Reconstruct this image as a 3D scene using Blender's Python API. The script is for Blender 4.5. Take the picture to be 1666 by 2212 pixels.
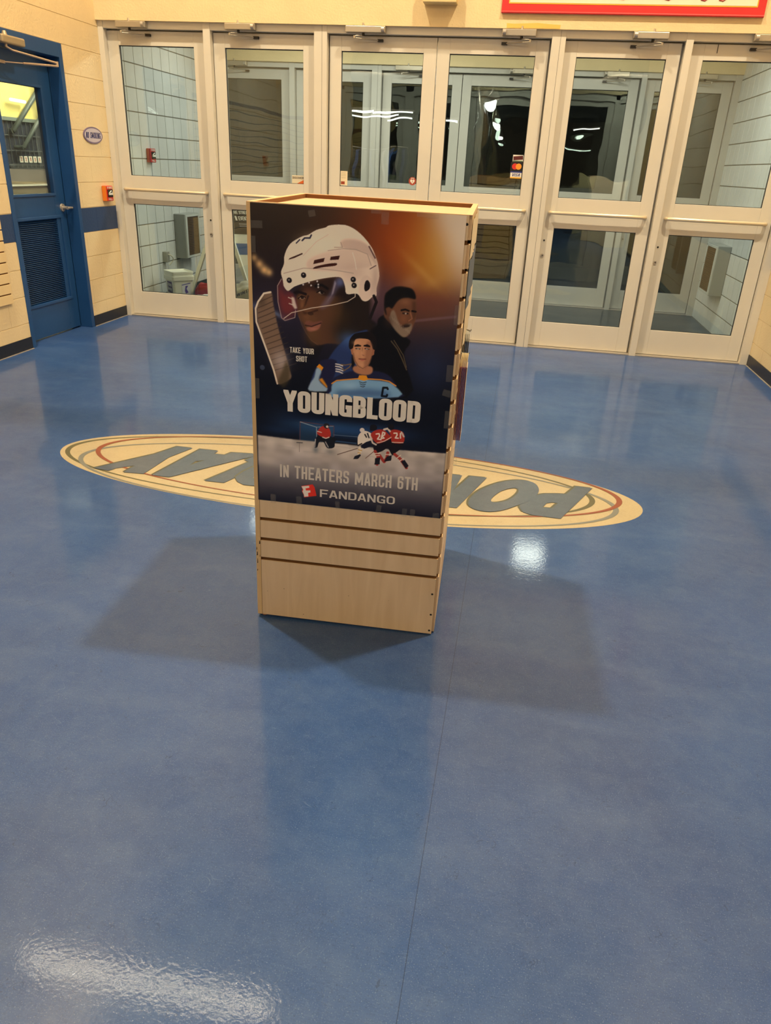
import bpy, bmesh, math, random
import numpy as np
from mathutils import Matrix, Vector

scene = bpy.context.scene
C = scene.collection
for o in list(bpy.data.objects):
    bpy.data.objects.remove(o)
random.seed(7)
rng = np.random.default_rng(3)

# ------------------------------------------------------------ camera
CAM_P = (3.81198, -7.03719, 1.47018)
YAW, PITCH, ROLL, FPX = math.radians(-8.945), math.radians(25.130), math.radians(2.745), 1596.0
cd = bpy.data.cameras.new('camera')
cam = bpy.data.objects.new('camera', cd)
C.objects.link(cam)
fw = Vector((math.sin(YAW) * math.cos(PITCH), math.cos(YAW) * math.cos(PITCH), -math.sin(PITCH)))
rt = Vector((math.cos(YAW), -math.sin(YAW), 0))
up = rt.cross(fw)
cr, sr = math.cos(ROLL), math.sin(ROLL)
rt2 = cr * rt + sr * up
up2 = -sr * rt + cr * up
cam.matrix_world = Matrix(((rt2.x, up2.x, -fw.x, CAM_P[0]), (rt2.y, up2.y, -fw.y, CAM_P[1]),
                           (rt2.z, up2.z, -fw.z, CAM_P[2]), (0, 0, 0, 1)))
cd.sensor_fit = 'VERTICAL'
cd.sensor_height = 24.0
cd.lens = 24.0 * FPX / 2212.0
cd.clip_start = 0.05
scene.camera = cam

# ------------------------------------------------------------ world, lights, exposure
world = bpy.data.worlds.new('world')
scene.world = world
world.use_nodes = True
wn = world.node_tree.nodes['Background']
wn.inputs[0].default_value = (0.9, 0.85, 0.8, 1)
wn.inputs[1].default_value = 0.004
vs = scene.view_settings
vs.view_transform = 'Standard'
vs.look = 'None'
vs.exposure = 0.0
vs.gamma = 1.0
vs.use_curve_mapping = False

WARM = (1.0, 0.84, 0.59)
WARM2 = (1.0, 0.86, 0.66)
COOL = (1.0, 0.97, 0.90)

def area(name, loc, sx, sy, power, col, rot=(0, 0, 0)):
    l = bpy.data.lights.new(name, 'AREA')
    l.shape = 'RECTANGLE'
    l.size = sx
    l.size_y = sy
    l.energy = power
    l.color = col
    o = bpy.data.objects.new(name, l)
    o.location = loc
    o.rotation_euler = rot
    C.objects.link(o)
    return o

LAMPS = []
# two high lamps near the doors (they cast the two long shadows of the stand)
LAMPS.append(area('high_lamp', (0.97, -3.50, 7.9), 0.26, 0.22, 400, WARM))
LAMPS.append(area('high_lamp', (5.55, -3.45, 7.9), 0.26, 0.22, 430, WARM))
# lamps of the hall behind the camera
LAMPS.append(area('hall_lamp', (1.2, -9.8, 4.6), 1.6, 0.6, 43, WARM2, (math.radians(55), 0, 0)))
LAMPS.append(area('hall_lamp', (4.9, -9.8, 4.6), 1.6, 0.6, 43, WARM2, (math.radians(55), 0, 0)))
# lamps in the vestibule between the two rows of doors
area('vestibule_lamp', (1.2, 1.3, 2.82), 0.9, 0.3, 30, COOL)
area('vestibule_lamp', (2.5, 1.3, 2.82), 0.9, 0.3, 36, COOL)
area('vestibule_lamp', (4.32, 1.25, 2.82), 0.34, 0.45, 17, COOL)
area('vestibule_lamp', (5.1, 0.62, 2.82), 0.6, 0.2, 24, COOL)  # added to brighten the dim right end of the vestibule
area('vestibule_lamp', (3.4, 0.62, 2.82), 0.6, 0.2, 18, COOL)  # added fill, close to the inner doors so it leaves no floor spot
area('added_rack_light', (-0.6, -10.5, 3.15), 2.4, 0.2, 260, WARM2, (math.radians(-62), 0, 0))  # added light aimed at the racks so their reflections show
area('added_rack_light', (6.2, -10.5, 3.15), 2.4, 0.2, 260, WARM2, (math.radians(-62), 0, 0))  # added likewise for the right hand rack and cabinet
# lamp in the rink hall behind the blue door
area('rink_lamp', (-2.4, 4.4, 3.3), 1.2, 1.2, 260, (1.0, 0.92, 0.62), (0, math.radians(50), 0))

# ------------------------------------------------------------ helpers
def srgb(r, g, b):
    f = lambda c: (c / 255 / 12.92) if c / 255 <= 0.04045 else ((c / 255 + 0.055) / 1.055) ** 2.4
    return (f(r), f(g), f(b), 1)

MATS = {}
def mat(name, col, rough=0.5, metal=0.0, spec=0.5, bump=0.0, bscale=40, var=0.0, vscale=3.0, emis=None, es=1.0, coat=0.0):
    if name in MATS:
        return MATS[name]
    m = bpy.data.materials.new(name)
    m.use_nodes = True
    nt = m.node_tree
    b = nt.nodes['Principled BSDF']
    b.inputs['Base Color'].default_value = col
    b.inputs['Roughness'].default_value = rough
    b.inputs['Metallic'].default_value = metal
    b.inputs['Specular IOR Level'].default_value = spec
    b.inputs['Coat Weight'].default_value = coat
    tc = nt.nodes.new('ShaderNodeTexCoord')
    if var > 0:
        n = nt.nodes.new('ShaderNodeTexNoise')
        n.inputs['Scale'].default_value = vscale
        n.inputs['Detail'].default_value = 5
        nt.links.new(tc.outputs['Object'], n.inputs['Vector'])
        r = nt.nodes.new('ShaderNodeValToRGB')
        r.color_ramp.elements[0].position = 0.3
        r.color_ramp.elements[1].position = 0.7
        r.color_ramp.elements[0].color = tuple(c * (1 - var) for c in col[:3]) + (1,)
        r.color_ramp.elements[1].color = tuple(min(1, c * (1 + var)) for c in col[:3]) + (1,)
        nt.links.new(n.outputs['Fac'], r.inputs['Fac'])
        nt.links.new(r.outputs['Color'], b.inputs['Base Color'])
    if bump > 0:
        n2 = nt.nodes.new('ShaderNodeTexNoise')
        n2.inputs['Scale'].default_value = bscale
        n2.inputs['Detail'].default_value = 4
        nt.links.new(tc.outputs['Object'], n2.inputs['Vector'])
        bp = nt.nodes.new('ShaderNodeBump')
        bp.inputs['Strength'].default_value = bump
        bp.inputs['Distance'].default_value = 0.01
        nt.links.new(n2.outputs['Fac'], bp.inputs['Height'])
        nt.links.new(bp.outputs['Normal'], b.inputs['Normal'])
    if emis:
        b.inputs['Emission Color'].default_value = emis
        b.inputs['Emission Strength'].default_value = es
    MATS[name] = m
    return m

def nodes(name):
    m = bpy.data.materials.new(name)
    m.use_nodes = True
    MATS[name] = m
    return m, m.node_tree, m.node_tree.nodes['Principled BSDF']

def floor_material(name, base, dark, light, seams=(), rough=0.3, speck=0.5, coat=0.42):
    m, nt, b = nodes(name)
    L = nt.links
    tc = nt.nodes.new('ShaderNodeTexCoord')
    def noise(s, d=4, dist=0.0, stretch=None):
        n = nt.nodes.new('ShaderNodeTexNoise'); n.inputs['Scale'].default_value = s; n.inputs['Detail'].default_value = d
        n.inputs['Distortion'].default_value = dist
        if stretch:
            mp = nt.nodes.new('ShaderNodeMapping'); mp.inputs['Scale'].default_value = stretch[0]; mp.inputs['Rotation'].default_value = (0, 0, stretch[1])
            L.new(tc.outputs['Object'], mp.inputs['Vector']); L.new(mp.outputs[0], n.inputs['Vector'])
        else:
            L.new(tc.outputs['Object'], n.inputs['Vector'])
        return n.outputs['Fac']
    def ramp(s, a, bb, ca=(0, 0, 0, 1), cb_=(1, 1, 1, 1)):
        r = nt.nodes.new('ShaderNodeValToRGB'); r.color_ramp.elements[0].position = a; r.color_ramp.elements[1].position = bb
        r.color_ramp.elements[0].color = ca; r.color_ramp.elements[1].color = cb_
        L.new(s, r.inputs['Fac']); return r.outputs['Color']
    def mix(f, a, bb):
        x = nt.nodes.new('ShaderNodeMix'); x.data_type = 'RGBA'
        if hasattr(f, 'node'): L.new(f, x.inputs['Factor'])
        else: x.inputs['Factor'].default_value = f
        for s, k in ((a, 'A'), (bb, 'B')):
            if hasattr(s, 'node'): L.new(s, x.inputs[k])
            else: x.inputs[k].default_value = s
        return x.outputs['Result']
    dk2 = tuple(c * 0.6 for c in dark[:3]) + (1,)
    big = ramp(noise(1.3, 5, 0.6), 0.3, 0.7)
    col = mix(big, dark, base)
    med = ramp(noise(14, 6, 1.0), 0.35, 0.72)
    mf = nt.nodes.new('ShaderNodeMath'); mf.operation = 'MULTIPLY'; mf.inputs[1].default_value = 0.09
    L.new(med, mf.inputs[0])
    col = mix(mf.outputs[0], col, light)
    # fine salt and pepper speckle of the sheet flooring
    sp1 = ramp(noise(330, 2), 0.60, 0.72)
    mf2 = nt.nodes.new('ShaderNodeMath'); mf2.operation = 'MULTIPLY'; mf2.inputs[1].default_value = speck
    L.new(sp1, mf2.inputs[0])
    col = mix(mf2.outputs[0], col, light)
    sp2 = ramp(noise(260, 2), 0.30, 0.40, (1, 1, 1, 1), (0, 0, 0, 1))
    mf3 = nt.nodes.new('ShaderNodeMath'); mf3.operation = 'MULTIPLY'; mf3.inputs[1].default_value = 0.45
    L.new(sp2, mf3.inputs[0])
    col = mix(mf3.outputs[0], col, tuple(c * 0.55 for c in dark[:3]) + (1,))
    # fibres and smears with a direction
    for k_, (sc_, rot_, amt_, lo_, hi_, cc_) in enumerate((((40, 170, 1), 0.5, 0.10, 0.56, 0.74, light), ((170, 44, 1), 0.25, 0.09, 0.56, 0.74, light), ((70, 190, 1), 1.1, 0.24, 0.55, 0.72, dk2), ((2.2, 7, 1), 0.35, 0.10, 0.5, 0.75, light))):
        sm_ = ramp(noise(1.0, 4, 0.4, (sc_, rot_)), lo_, hi_)
        q_ = nt.nodes.new('ShaderNodeMath'); q_.operation = 'MULTIPLY'; q_.inputs[1].default_value = amt_; L.new(sm_, q_.inputs[0])
        col = mix(q_.outputs[0], col, cc_)
    # thin curved scuffs
    def wires(scale, w, seed):
        n = nt.nodes.new('ShaderNodeTexNoise'); n.inputs['Scale'].default_value = scale; n.inputs['Detail'].default_value = 1.5; n.inputs['Distortion'].default_value = 1.2
        mp = nt.nodes.new('ShaderNodeMapping'); mp.inputs['Location'].default_value = (seed, seed * 2, 0)
        L.new(tc.outputs['Object'], mp.inputs['Vector']); L.new(mp.outputs[0], n.inputs['Vector'])
        s = nt.nodes.new('ShaderNodeMath'); s.operation = 'SUBTRACT'; s.inputs[1].default_value = 0.5
        L.new(n.outputs['Fac'], s.inputs[0])
        a = nt.nodes.new('ShaderNodeMath'); a.operation = 'ABSOLUTE'; L.new(s.outputs[0], a.inputs[0])
        l = nt.nodes.new('ShaderNodeMath'); l.operation = 'LESS_THAN'; l.inputs[1].default_value = w
        L.new(a.outputs[0], l.inputs[0])
        gate = ramp(noise(6.5 + seed, 3, 0.0), 0.56, 0.66)
        mm = nt.nodes.new('ShaderNodeMath'); mm.operation = 'MULTIPLY'
        L.new(l.outputs[0], mm.inputs[0]); L.new(gate, mm.inputs[1])
        return mm.outputs[0]
    w1 = wires(9, 0.0022, 1.3)
    w2 = wires(30, 0.0085, 4.1)
    f = nt.nodes.new('ShaderNodeMath'); f.operation = 'MULTIPLY'; f.inputs[1].default_value = 0.22; L.new(w1, f.inputs[0])
    col = mix(f.outputs[0], col, light)
    f = nt.nodes.new('ShaderNodeMath'); f.operation = 'MULTIPLY'; f.inputs[1].default_value = 0.5; L.new(w2, f.inputs[0])
    col = mix(f.outputs[0], col, tuple(c * 0.5 for c in dark[:3]) + (1,))
    if seams:
        s3 = nt.nodes.new('ShaderNodeSeparateXYZ'); L.new(tc.outputs['Object'], s3.inputs[0])
        for ax, v in seams:
            s = nt.nodes.new('ShaderNodeMath'); s.operation = 'SUBTRACT'; s.inputs[1].default_value = v; L.new(s3.outputs[ax], s.inputs[0])
            a = nt.nodes.new('ShaderNodeMath'); a.operation = 'ABSOLUTE'; L.new(s.outputs[0], a.inputs[0])
            l = nt.nodes.new('ShaderNodeMath'); l.operation = 'LESS_THAN'; l.inputs[1].default_value = 0.0009; L.new(a.outputs[0], l.inputs[0])
            q = nt.nodes.new('ShaderNodeMath'); q.operation = 'MULTIPLY'; q.inputs[1].default_value = 0.6; L.new(l.outputs[0], q.inputs[0])
            col = mix(q.outputs[0], col, tuple(c * 0.25 for c in dark[:3]) + (1,))
    L.new(col, b.inputs['Base Color'])
    rr = nt.nodes.new('ShaderNodeMapRange'); rr.inputs['To Min'].default_value = rough - 0.06; rr.inputs['To Max'].default_value = rough + 0.1
    L.new(noise(3.0, 6, 0.5), rr.inputs['Value']); L.new(rr.outputs[0], b.inputs['Roughness'])
    # surface relief: fine orange peel plus scratches
    h = nt.nodes.new('ShaderNodeMath'); h.operation = 'MULTIPLY_ADD'; h.inputs[1].default_value = 0.35
    L.new(noise(120, 4), h.inputs[0])
    h2 = nt.nodes.new('ShaderNodeMath'); h2.operation = 'MULTIPLY_ADD'; h2.inputs[1].default_value = -0.9
    h2.inputs[2].default_value = 0.5; L.new(w2, h2.inputs[0]); L.new(h2.outputs[0], h.inputs[2])
    bp = nt.nodes.new('ShaderNodeBump'); bp.inputs['Strength'].default_value = 0.16; bp.inputs['Distance'].default_value = 0.004
    L.new(h.outputs[0], bp.inputs['Height']); L.new(bp.outputs['Normal'], b.inputs['Normal'])
    b.inputs['Specular IOR Level'].default_value = 0.2
    b.inputs['Coat Weight'].default_value = coat
    b.inputs['Coat Roughness'].default_value = 0.055
    bp2 = nt.nodes.new('ShaderNodeBump'); bp2.inputs['Strength'].default_value = 0.10; bp2.inputs['Distance'].default_value = 0.004
    hc = nt.nodes.new('ShaderNodeMath'); hc.operation = 'MULTIPLY_ADD'; hc.inputs[1].default_value = 0.35; L.new(noise(55, 4, 0.5), hc.inputs[0]); L.new(h.outputs[0], hc.inputs[2]); L.new(hc.outputs[0], bp2.inputs['Height']); L.new(bp2.outputs['Normal'], b.inputs['Coat Normal'])
    return m

def wood_material(name, c1, c2, rough=0.45, scale=(14, 14, 1.2)):
    m, nt, b = nodes(name)
    L = nt.links
    tc = nt.nodes.new('ShaderNodeTexCoord')
    mp = nt.nodes.new('ShaderNodeMapping'); mp.inputs['Scale'].default_value = scale
    L.new(tc.outputs['Object'], mp.inputs['Vector'])
    n = nt.nodes.new('ShaderNodeTexNoise'); n.inputs['Scale'].default_value = 1.5; n.inputs['Detail'].default_value = 7; n.inputs['Distortion'].default_value = 1.4
    L.new(mp.outputs[0], n.inputs['Vector'])
    r = nt.nodes.new('ShaderNodeValToRGB'); r.color_ramp.elements[0].position = 0.3; r.color_ramp.elements[1].position = 0.7
    r.color_ramp.elements[0].color = c1; r.color_ramp.elements[1].color = c2
    L.new(n.outputs['Fac'], r.inputs['Fac'])
    # knocks and scuffs near the base
    n3 = nt.nodes.new('ShaderNodeTexNoise'); n3.inputs['Scale'].default_value = 38; n3.inputs['Detail'].default_value = 2
    mp3 = nt.nodes.new('ShaderNodeMapping'); mp3.inputs['Scale'].default_value = (1, 1, 1.9)
    L.new(tc.outputs['Object'], mp3.inputs['Vector']); L.new(mp3.outputs[0], n3.inputs['Vector'])
    r3 = nt.nodes.new('ShaderNodeValToRGB'); r3.color_ramp.elements[0].position = 0.74; r3.color_ramp.elements[1].position = 0.77
    L.new(n3.outputs['Fac'], r3.inputs['Fac'])
    s = nt.nodes.new('ShaderNodeSeparateXYZ'); L.new(tc.outputs['Object'], s.inputs[0])
    lt = nt.nodes.new('ShaderNodeMath'); lt.operation = 'LESS_THAN'; lt.inputs[1].default_value = 0.16; L.new(s.outputs[2], lt.inputs[0])
    mu = nt.nodes.new('ShaderNodeMath'); mu.operation = 'MULTIPLY'; L.new(r3.outputs[0], mu.inputs[0]); L.new(lt.outputs[0], mu.inputs[1])
    mx = nt.nodes.new('ShaderNodeMix'); mx.data_type = 'RGBA'; L.new(mu.outputs[0], mx.inputs['Factor']); L.new(r.outputs[0], mx.inputs['A'])
    mx.inputs['B'].default_value = srgb(84, 62, 40)
    L.new(mx.outputs['Result'], b.inputs['Base Color'])
    b.inputs['Roughness'].default_value = rough
    b.inputs['Specular IOR Level'].default_value = 0.4
    return m

def glass_material(name, tint, refl=1.0, wave=0.35, wires=False, ior=1.5):
    m = bpy.data.materials.new(name); m.use_nodes = True; MATS[name] = m
    nt = m.node_tree; L = nt.links
    nt.nodes.clear()
    out = nt.nodes.new('ShaderNodeOutputMaterial')
    tr = nt.nodes.new('ShaderNodeBsdfTransparent'); tr.inputs[0].default_value = tint
    gl = nt.nodes.new('ShaderNodeBsdfGlossy'); gl.inputs['Roughness'].default_value = 0.0
    gl.inputs['Color'].default_value = (0.93, 0.97, 0.95, 1)
    ge = nt.nodes.new('ShaderNodeNewGeometry')
    dt = nt.nodes.new('ShaderNodeVectorMath'); dt.operation = 'DOT_PRODUCT'
    L.new(ge.outputs['Incoming'], dt.inputs[0]); L.new(ge.outputs['Normal'], dt.inputs[1])
    ab = nt.nodes.new('ShaderNodeMath'); ab.operation = 'ABSOLUTE'; L.new(dt.outputs['Value'], ab.inputs[0])
    om = nt.nodes.new('ShaderNodeMath'); om.operation = 'SUBTRACT'; om.inputs[0].default_value = 1.0; L.new(ab.outputs[0], om.inputs[1])
    pw = nt.nodes.new('ShaderNodeMath'); pw.operation = 'POWER'; pw.inputs[1].default_value = 5.0; L.new(om.outputs[0], pw.inputs[0])
    fr = nt.nodes.new('ShaderNodeMath'); fr.operation = 'MULTIPLY_ADD'; fr.inputs[1].default_value = 0.955; fr.inputs[2].default_value = 0.045; L.new(pw.outputs[0], fr.inputs[0])
    mu = nt.nodes.new('ShaderNodeMath'); mu.operation = 'MULTIPLY'; mu.inputs[1].default_value = refl; mu.use_clamp = True
    L.new(fr.outputs[0], mu.inputs[0])
    tc = nt.nodes.new('ShaderNodeTexCoord')
    n = nt.nodes.new('ShaderNodeTexNoise'); n.inputs['Scale'].default_value = 2.6; n.inputs['Detail'].default_value = 1
    L.new(tc.outputs['Object'], n.inputs['Vector'])
    bp = nt.nodes.new('ShaderNodeBump'); bp.inputs['Strength'].default_value = wave; bp.inputs['Distance'].default_value = 0.006
    L.new(n.outputs['Fac'], bp.inputs['Height']); L.new(bp.outputs[0], gl.inputs['Normal'])
    mx = nt.nodes.new('ShaderNodeMixShader')
    L.new(mu.outputs[0], mx.inputs[0]); L.new(tr.outputs[0], mx.inputs[1]); L.new(gl.outputs[0], mx.inputs[2])
    last = mx.outputs[0]
    if wires:
        sp = nt.nodes.new('ShaderNodeSeparateXYZ'); L.new(tc.outputs['Object'], sp.inputs[0])
        tot = None
        for sgn in (1, -1):
            a = nt.nodes.new('ShaderNodeMath'); a.operation = 'MULTIPLY_ADD'; a.inputs[1].default_value = sgn * 1.0
            L.new(sp.outputs[1], a.inputs[0]); L.new(sp.outputs[2], a.inputs[2])
            p = nt.nodes.new('ShaderNodeMath'); p.operation = 'PINGPONG'; p.inputs[1].default_value = 0.009
            L.new(a.outputs[0], p.inputs[0])
            l = nt.nodes.new('ShaderNodeMath'); l.operation = 'LESS_THAN'; l.inputs[1].default_value = 0.0008; L.new(p.outputs[0], l.inputs[0])
            if tot is None: tot = l.outputs[0]
            else:
                mxm = nt.nodes.new('ShaderNodeMath'); mxm.operation = 'MAXIMUM'; L.new(tot, mxm.inputs[0]); L.new(l.outputs[0], mxm.inputs[1]); tot = mxm.outputs[0]
        df = nt.nodes.new('ShaderNodeBsdfDiffuse'); df.inputs[0].default_value = (0.10, 0.11, 0.12, 1)
        m2 = nt.nodes.new('ShaderNodeMixShader'); L.new(tot, m2.inputs[0]); L.new(last, m2.inputs[1]); L.new(df.outputs[0], m2.inputs[2]); last = m2.outputs[0]
    L.new(last, out.inputs[0])
    return m

class MB:
    def __init__(s):
        s.v = []; s.f = []; s.m = []; s.sm = []
    def add(s, vs, fs, m=0, smooth=False):
        n = len(s.v); s.v += [tuple(q) for q in vs]
        for f in fs:
            s.f.append(tuple(i + n for i in f)); s.m.append(m); s.sm.append(smooth)
        return s
    def box(s, x0, x1, y0, y1, z0, z1, m=0):
        return s.add([(x0, y0, z0), (x1, y0, z0), (x1, y1, z0), (x0, y1, z0), (x0, y0, z1), (x1, y0, z1), (x1, y1, z1), (x0, y1, z1)],
                     [(0, 3, 2, 1), (4, 5, 6, 7), (0, 1, 5, 4), (1, 2, 6, 5), (2, 3, 7, 6), (3, 0, 4, 7)], m)
    def obox(s, c, ax, ay, az, m=0):
        """box about c with half axis vectors"""
        c = Vector(c); ax = Vector(ax); ay = Vector(ay); az = Vector(az)
        vs = [c + i * ax + j * ay + k * az for k in (-1, 1) for j, i in ((-1, -1), (-1, 1), (1, 1), (1, -1))]
        return s.add(vs, [(0, 3, 2, 1), (4, 5, 6, 7), (0, 1, 5, 4), (1, 2, 6, 5), (2, 3, 7, 6), (3, 0, 4, 7)], m)
    def tube(s, pts, r, n=12, m=0, cap=True):
        pts = [Vector(p) for p in pts]; rings = []
        up_ = None
        for i, p in enumerate(pts):
            d = (pts[min(i + 1, len(pts) - 1)] - pts[max(i - 1, 0)]).normalized()
            if up_ is None:
                up_ = Vector((0, 0, 1)) if abs(d.z) < 0.9 else Vector((1, 0, 0))
            u = (up_ - d * up_.dot(d)).normalized(); up_ = u
            w = d.cross(u)
            rr = r[i] if isinstance(r, (list, tuple)) else r
            rings.append([p + rr * (math.cos(2 * math.pi * k / n) * u + math.sin(2 * math.pi * k / n) * w) for k in range(n)])
        vs = [q for rg in rings for q in rg]; fs = []
        for i in range(len(rings) - 1):
            for k in range(n):
                a = i * n + k; b_ = i * n + (k + 1) % n
                fs.append((a, b_, b_ + n, a + n))
        s.add(vs, fs, m, True)
        if cap:
            s.add(rings[0], [tuple(reversed(range(n)))], m); s.add(rings[-1], [tuple(range(n))], m)
        return s
    def disc(s, c, axis, r, h, n=24, m=0, r2=None):
        c = Vector(c); a = Vector(axis).normalized()
        return s.tube([c, c + a * h], [r, r if r2 is None else r2], n, m)
    def prism(s, pts, fn, d, m=0):
        """outline pts (2d) mapped by fn to 3d, extruded by vector d"""
        d = Vector(d); n = len(pts)
        a = [Vector(fn(*p)) for p in pts]; b_ = [q + d for q in a]
        s.add(a + b_, [tuple(reversed(range(n))), tuple(range(n, 2 * n))] + [(i, (i + 1) % n, (i + 1) % n + n, i + n) for i in range(n)], m)
        return s
    def polys(s, polys, fn, m=0):
        for p in polys:
            if len(p) >= 3:
                s.add([fn(*q) for q in p], [tuple(range(len(p)))], m)
        return s
    def build(s, name, mats, parent=None, bevel=0.0, M=None, seg=2, label=None):
        me = bpy.data.meshes.new(name)
        me.from_pydata(s.v, [], s.f)
        for mt in (mats if isinstance(mats, (list, tuple)) else [mats]):
            me.materials.append(mt)
        me.polygons.foreach_set('material_index', s.m)
        me.polygons.foreach_set('use_smooth', s.sm)
        me.update()
        o = bpy.data.objects.new(name, me)
        C.objects.link(o)
        if M is not None: o.matrix_world = M
        if parent is not None: o.parent = parent
        if bevel > 0:
            bv = o.modifiers.new('bevel', 'BEVEL'); bv.width = bevel; bv.segments = seg; bv.limit_method = 'ANGLE'; bv.angle_limit = math.radians(50)
        if label: o['label'] = label
        return o

def fix_normals(o):
    bm = bmesh.new(); bm.from_mesh(o.data); bmesh.ops.recalc_face_normals(bm, faces=bm.faces); bm.to_mesh(o.data); bm.free()

def empty(name, loc=(0, 0, 0), M=None, parent=None):
    o = bpy.data.objects.new(name, None); C.objects.link(o)
    if M is not None: o.matrix_world = M
    else: o.location = loc
    o.empty_display_size = 0.1
    if parent is not None: o.parent = parent
    return o

def tag(o, label, cat, group=None):
    o['label'] = label; o['category'] = cat
    if group: o['group'] = group
    return o

def struct(o, label=None):
    o['kind'] = 'structure'
    if label: o['label'] = label
    return o

def copy_tree(o, parent=None):
    c = o.copy(); C.objects.link(c)
    if parent is not None:
        c.parent = parent
    for ch in o.children:
        copy_tree(ch, c)
    return c

# ------------------------------------------------------------ block lettering (outlines of my own)
def arcpts(pts, closed, r):
    out = []
    n = len(pts)
    for i in range(n):
        p = Vector(pts[i])
        if not closed and i in (0, n - 1): out.append(p); continue
        a = Vector(pts[i - 1]); b_ = Vector(pts[(i + 1) % n])
        rr = min(r, (a - p).length * 0.5, (b_ - p).length * 0.5)
        if rr < 1e-4: out.append(p); continue
        p0 = p + (a - p).normalized() * rr; p1 = p + (b_ - p).normalized() * rr
        for k in range(7):
            t = k / 6
            out.append((1 - t) ** 2 * p0 + 2 * t * (1 - t) * p + t * t * p1)
    return out

def stroke_polys(pts, t, closed=False, r=0.0):
    pts = arcpts([Vector(p) for p in pts], closed, r)
    q = []
    for p in pts:
        if not q or (p - q[-1]).length > 1e-5: q.append(p)
    pts = q
    if closed and (pts[0] - pts[-1]).length < 1e-5: pts.pop()
    n = len(pts); Lf = []; Rt = []
    for i in range(n):
        d0 = (pts[i] - pts[i - 1]) if (i > 0 or closed) else (pts[1] - pts[0])
        d1 = (pts[(i + 1) % n] - pts[i]) if (i < n - 1 or closed) else (pts[-1] - pts[-2])
        d0.normalize(); d1.normalize()
        n0 = Vector((-d0.y, d0.x)); n1 = Vector((-d1.y, d1.x))
        mm = n0 + n1
        if mm.length < 1e-3: mm = n1.copy()
        mm.normalize(); k = t / 2 / max(0.35, mm.dot(n1))
        Lf.append(pts[i] + mm * k); Rt.append(pts[i] - mm * k)
    res = []
    for i in range(n if closed else n - 1):
        j = (i + 1) % n
        res.append([Rt[i], Rt[j], Lf[j], Lf[i]])
    return res

def clip(poly, ax, v, keep_low):
    out = []
    for i in range(len(poly)):
        a = poly[i]; b_ = poly[(i + 1) % len(poly)]
        ia = (a[ax] <= v) if keep_low else (a[ax] >= v); ib = (b_[ax] <= v) if keep_low else (b_[ax] >= v)
        if ia: out.append(a)
        if ia != ib:
            t = (v - a[ax]) / (b_[ax] - a[ax]); out.append(a + (b_ - a) * t)
    return out

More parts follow.
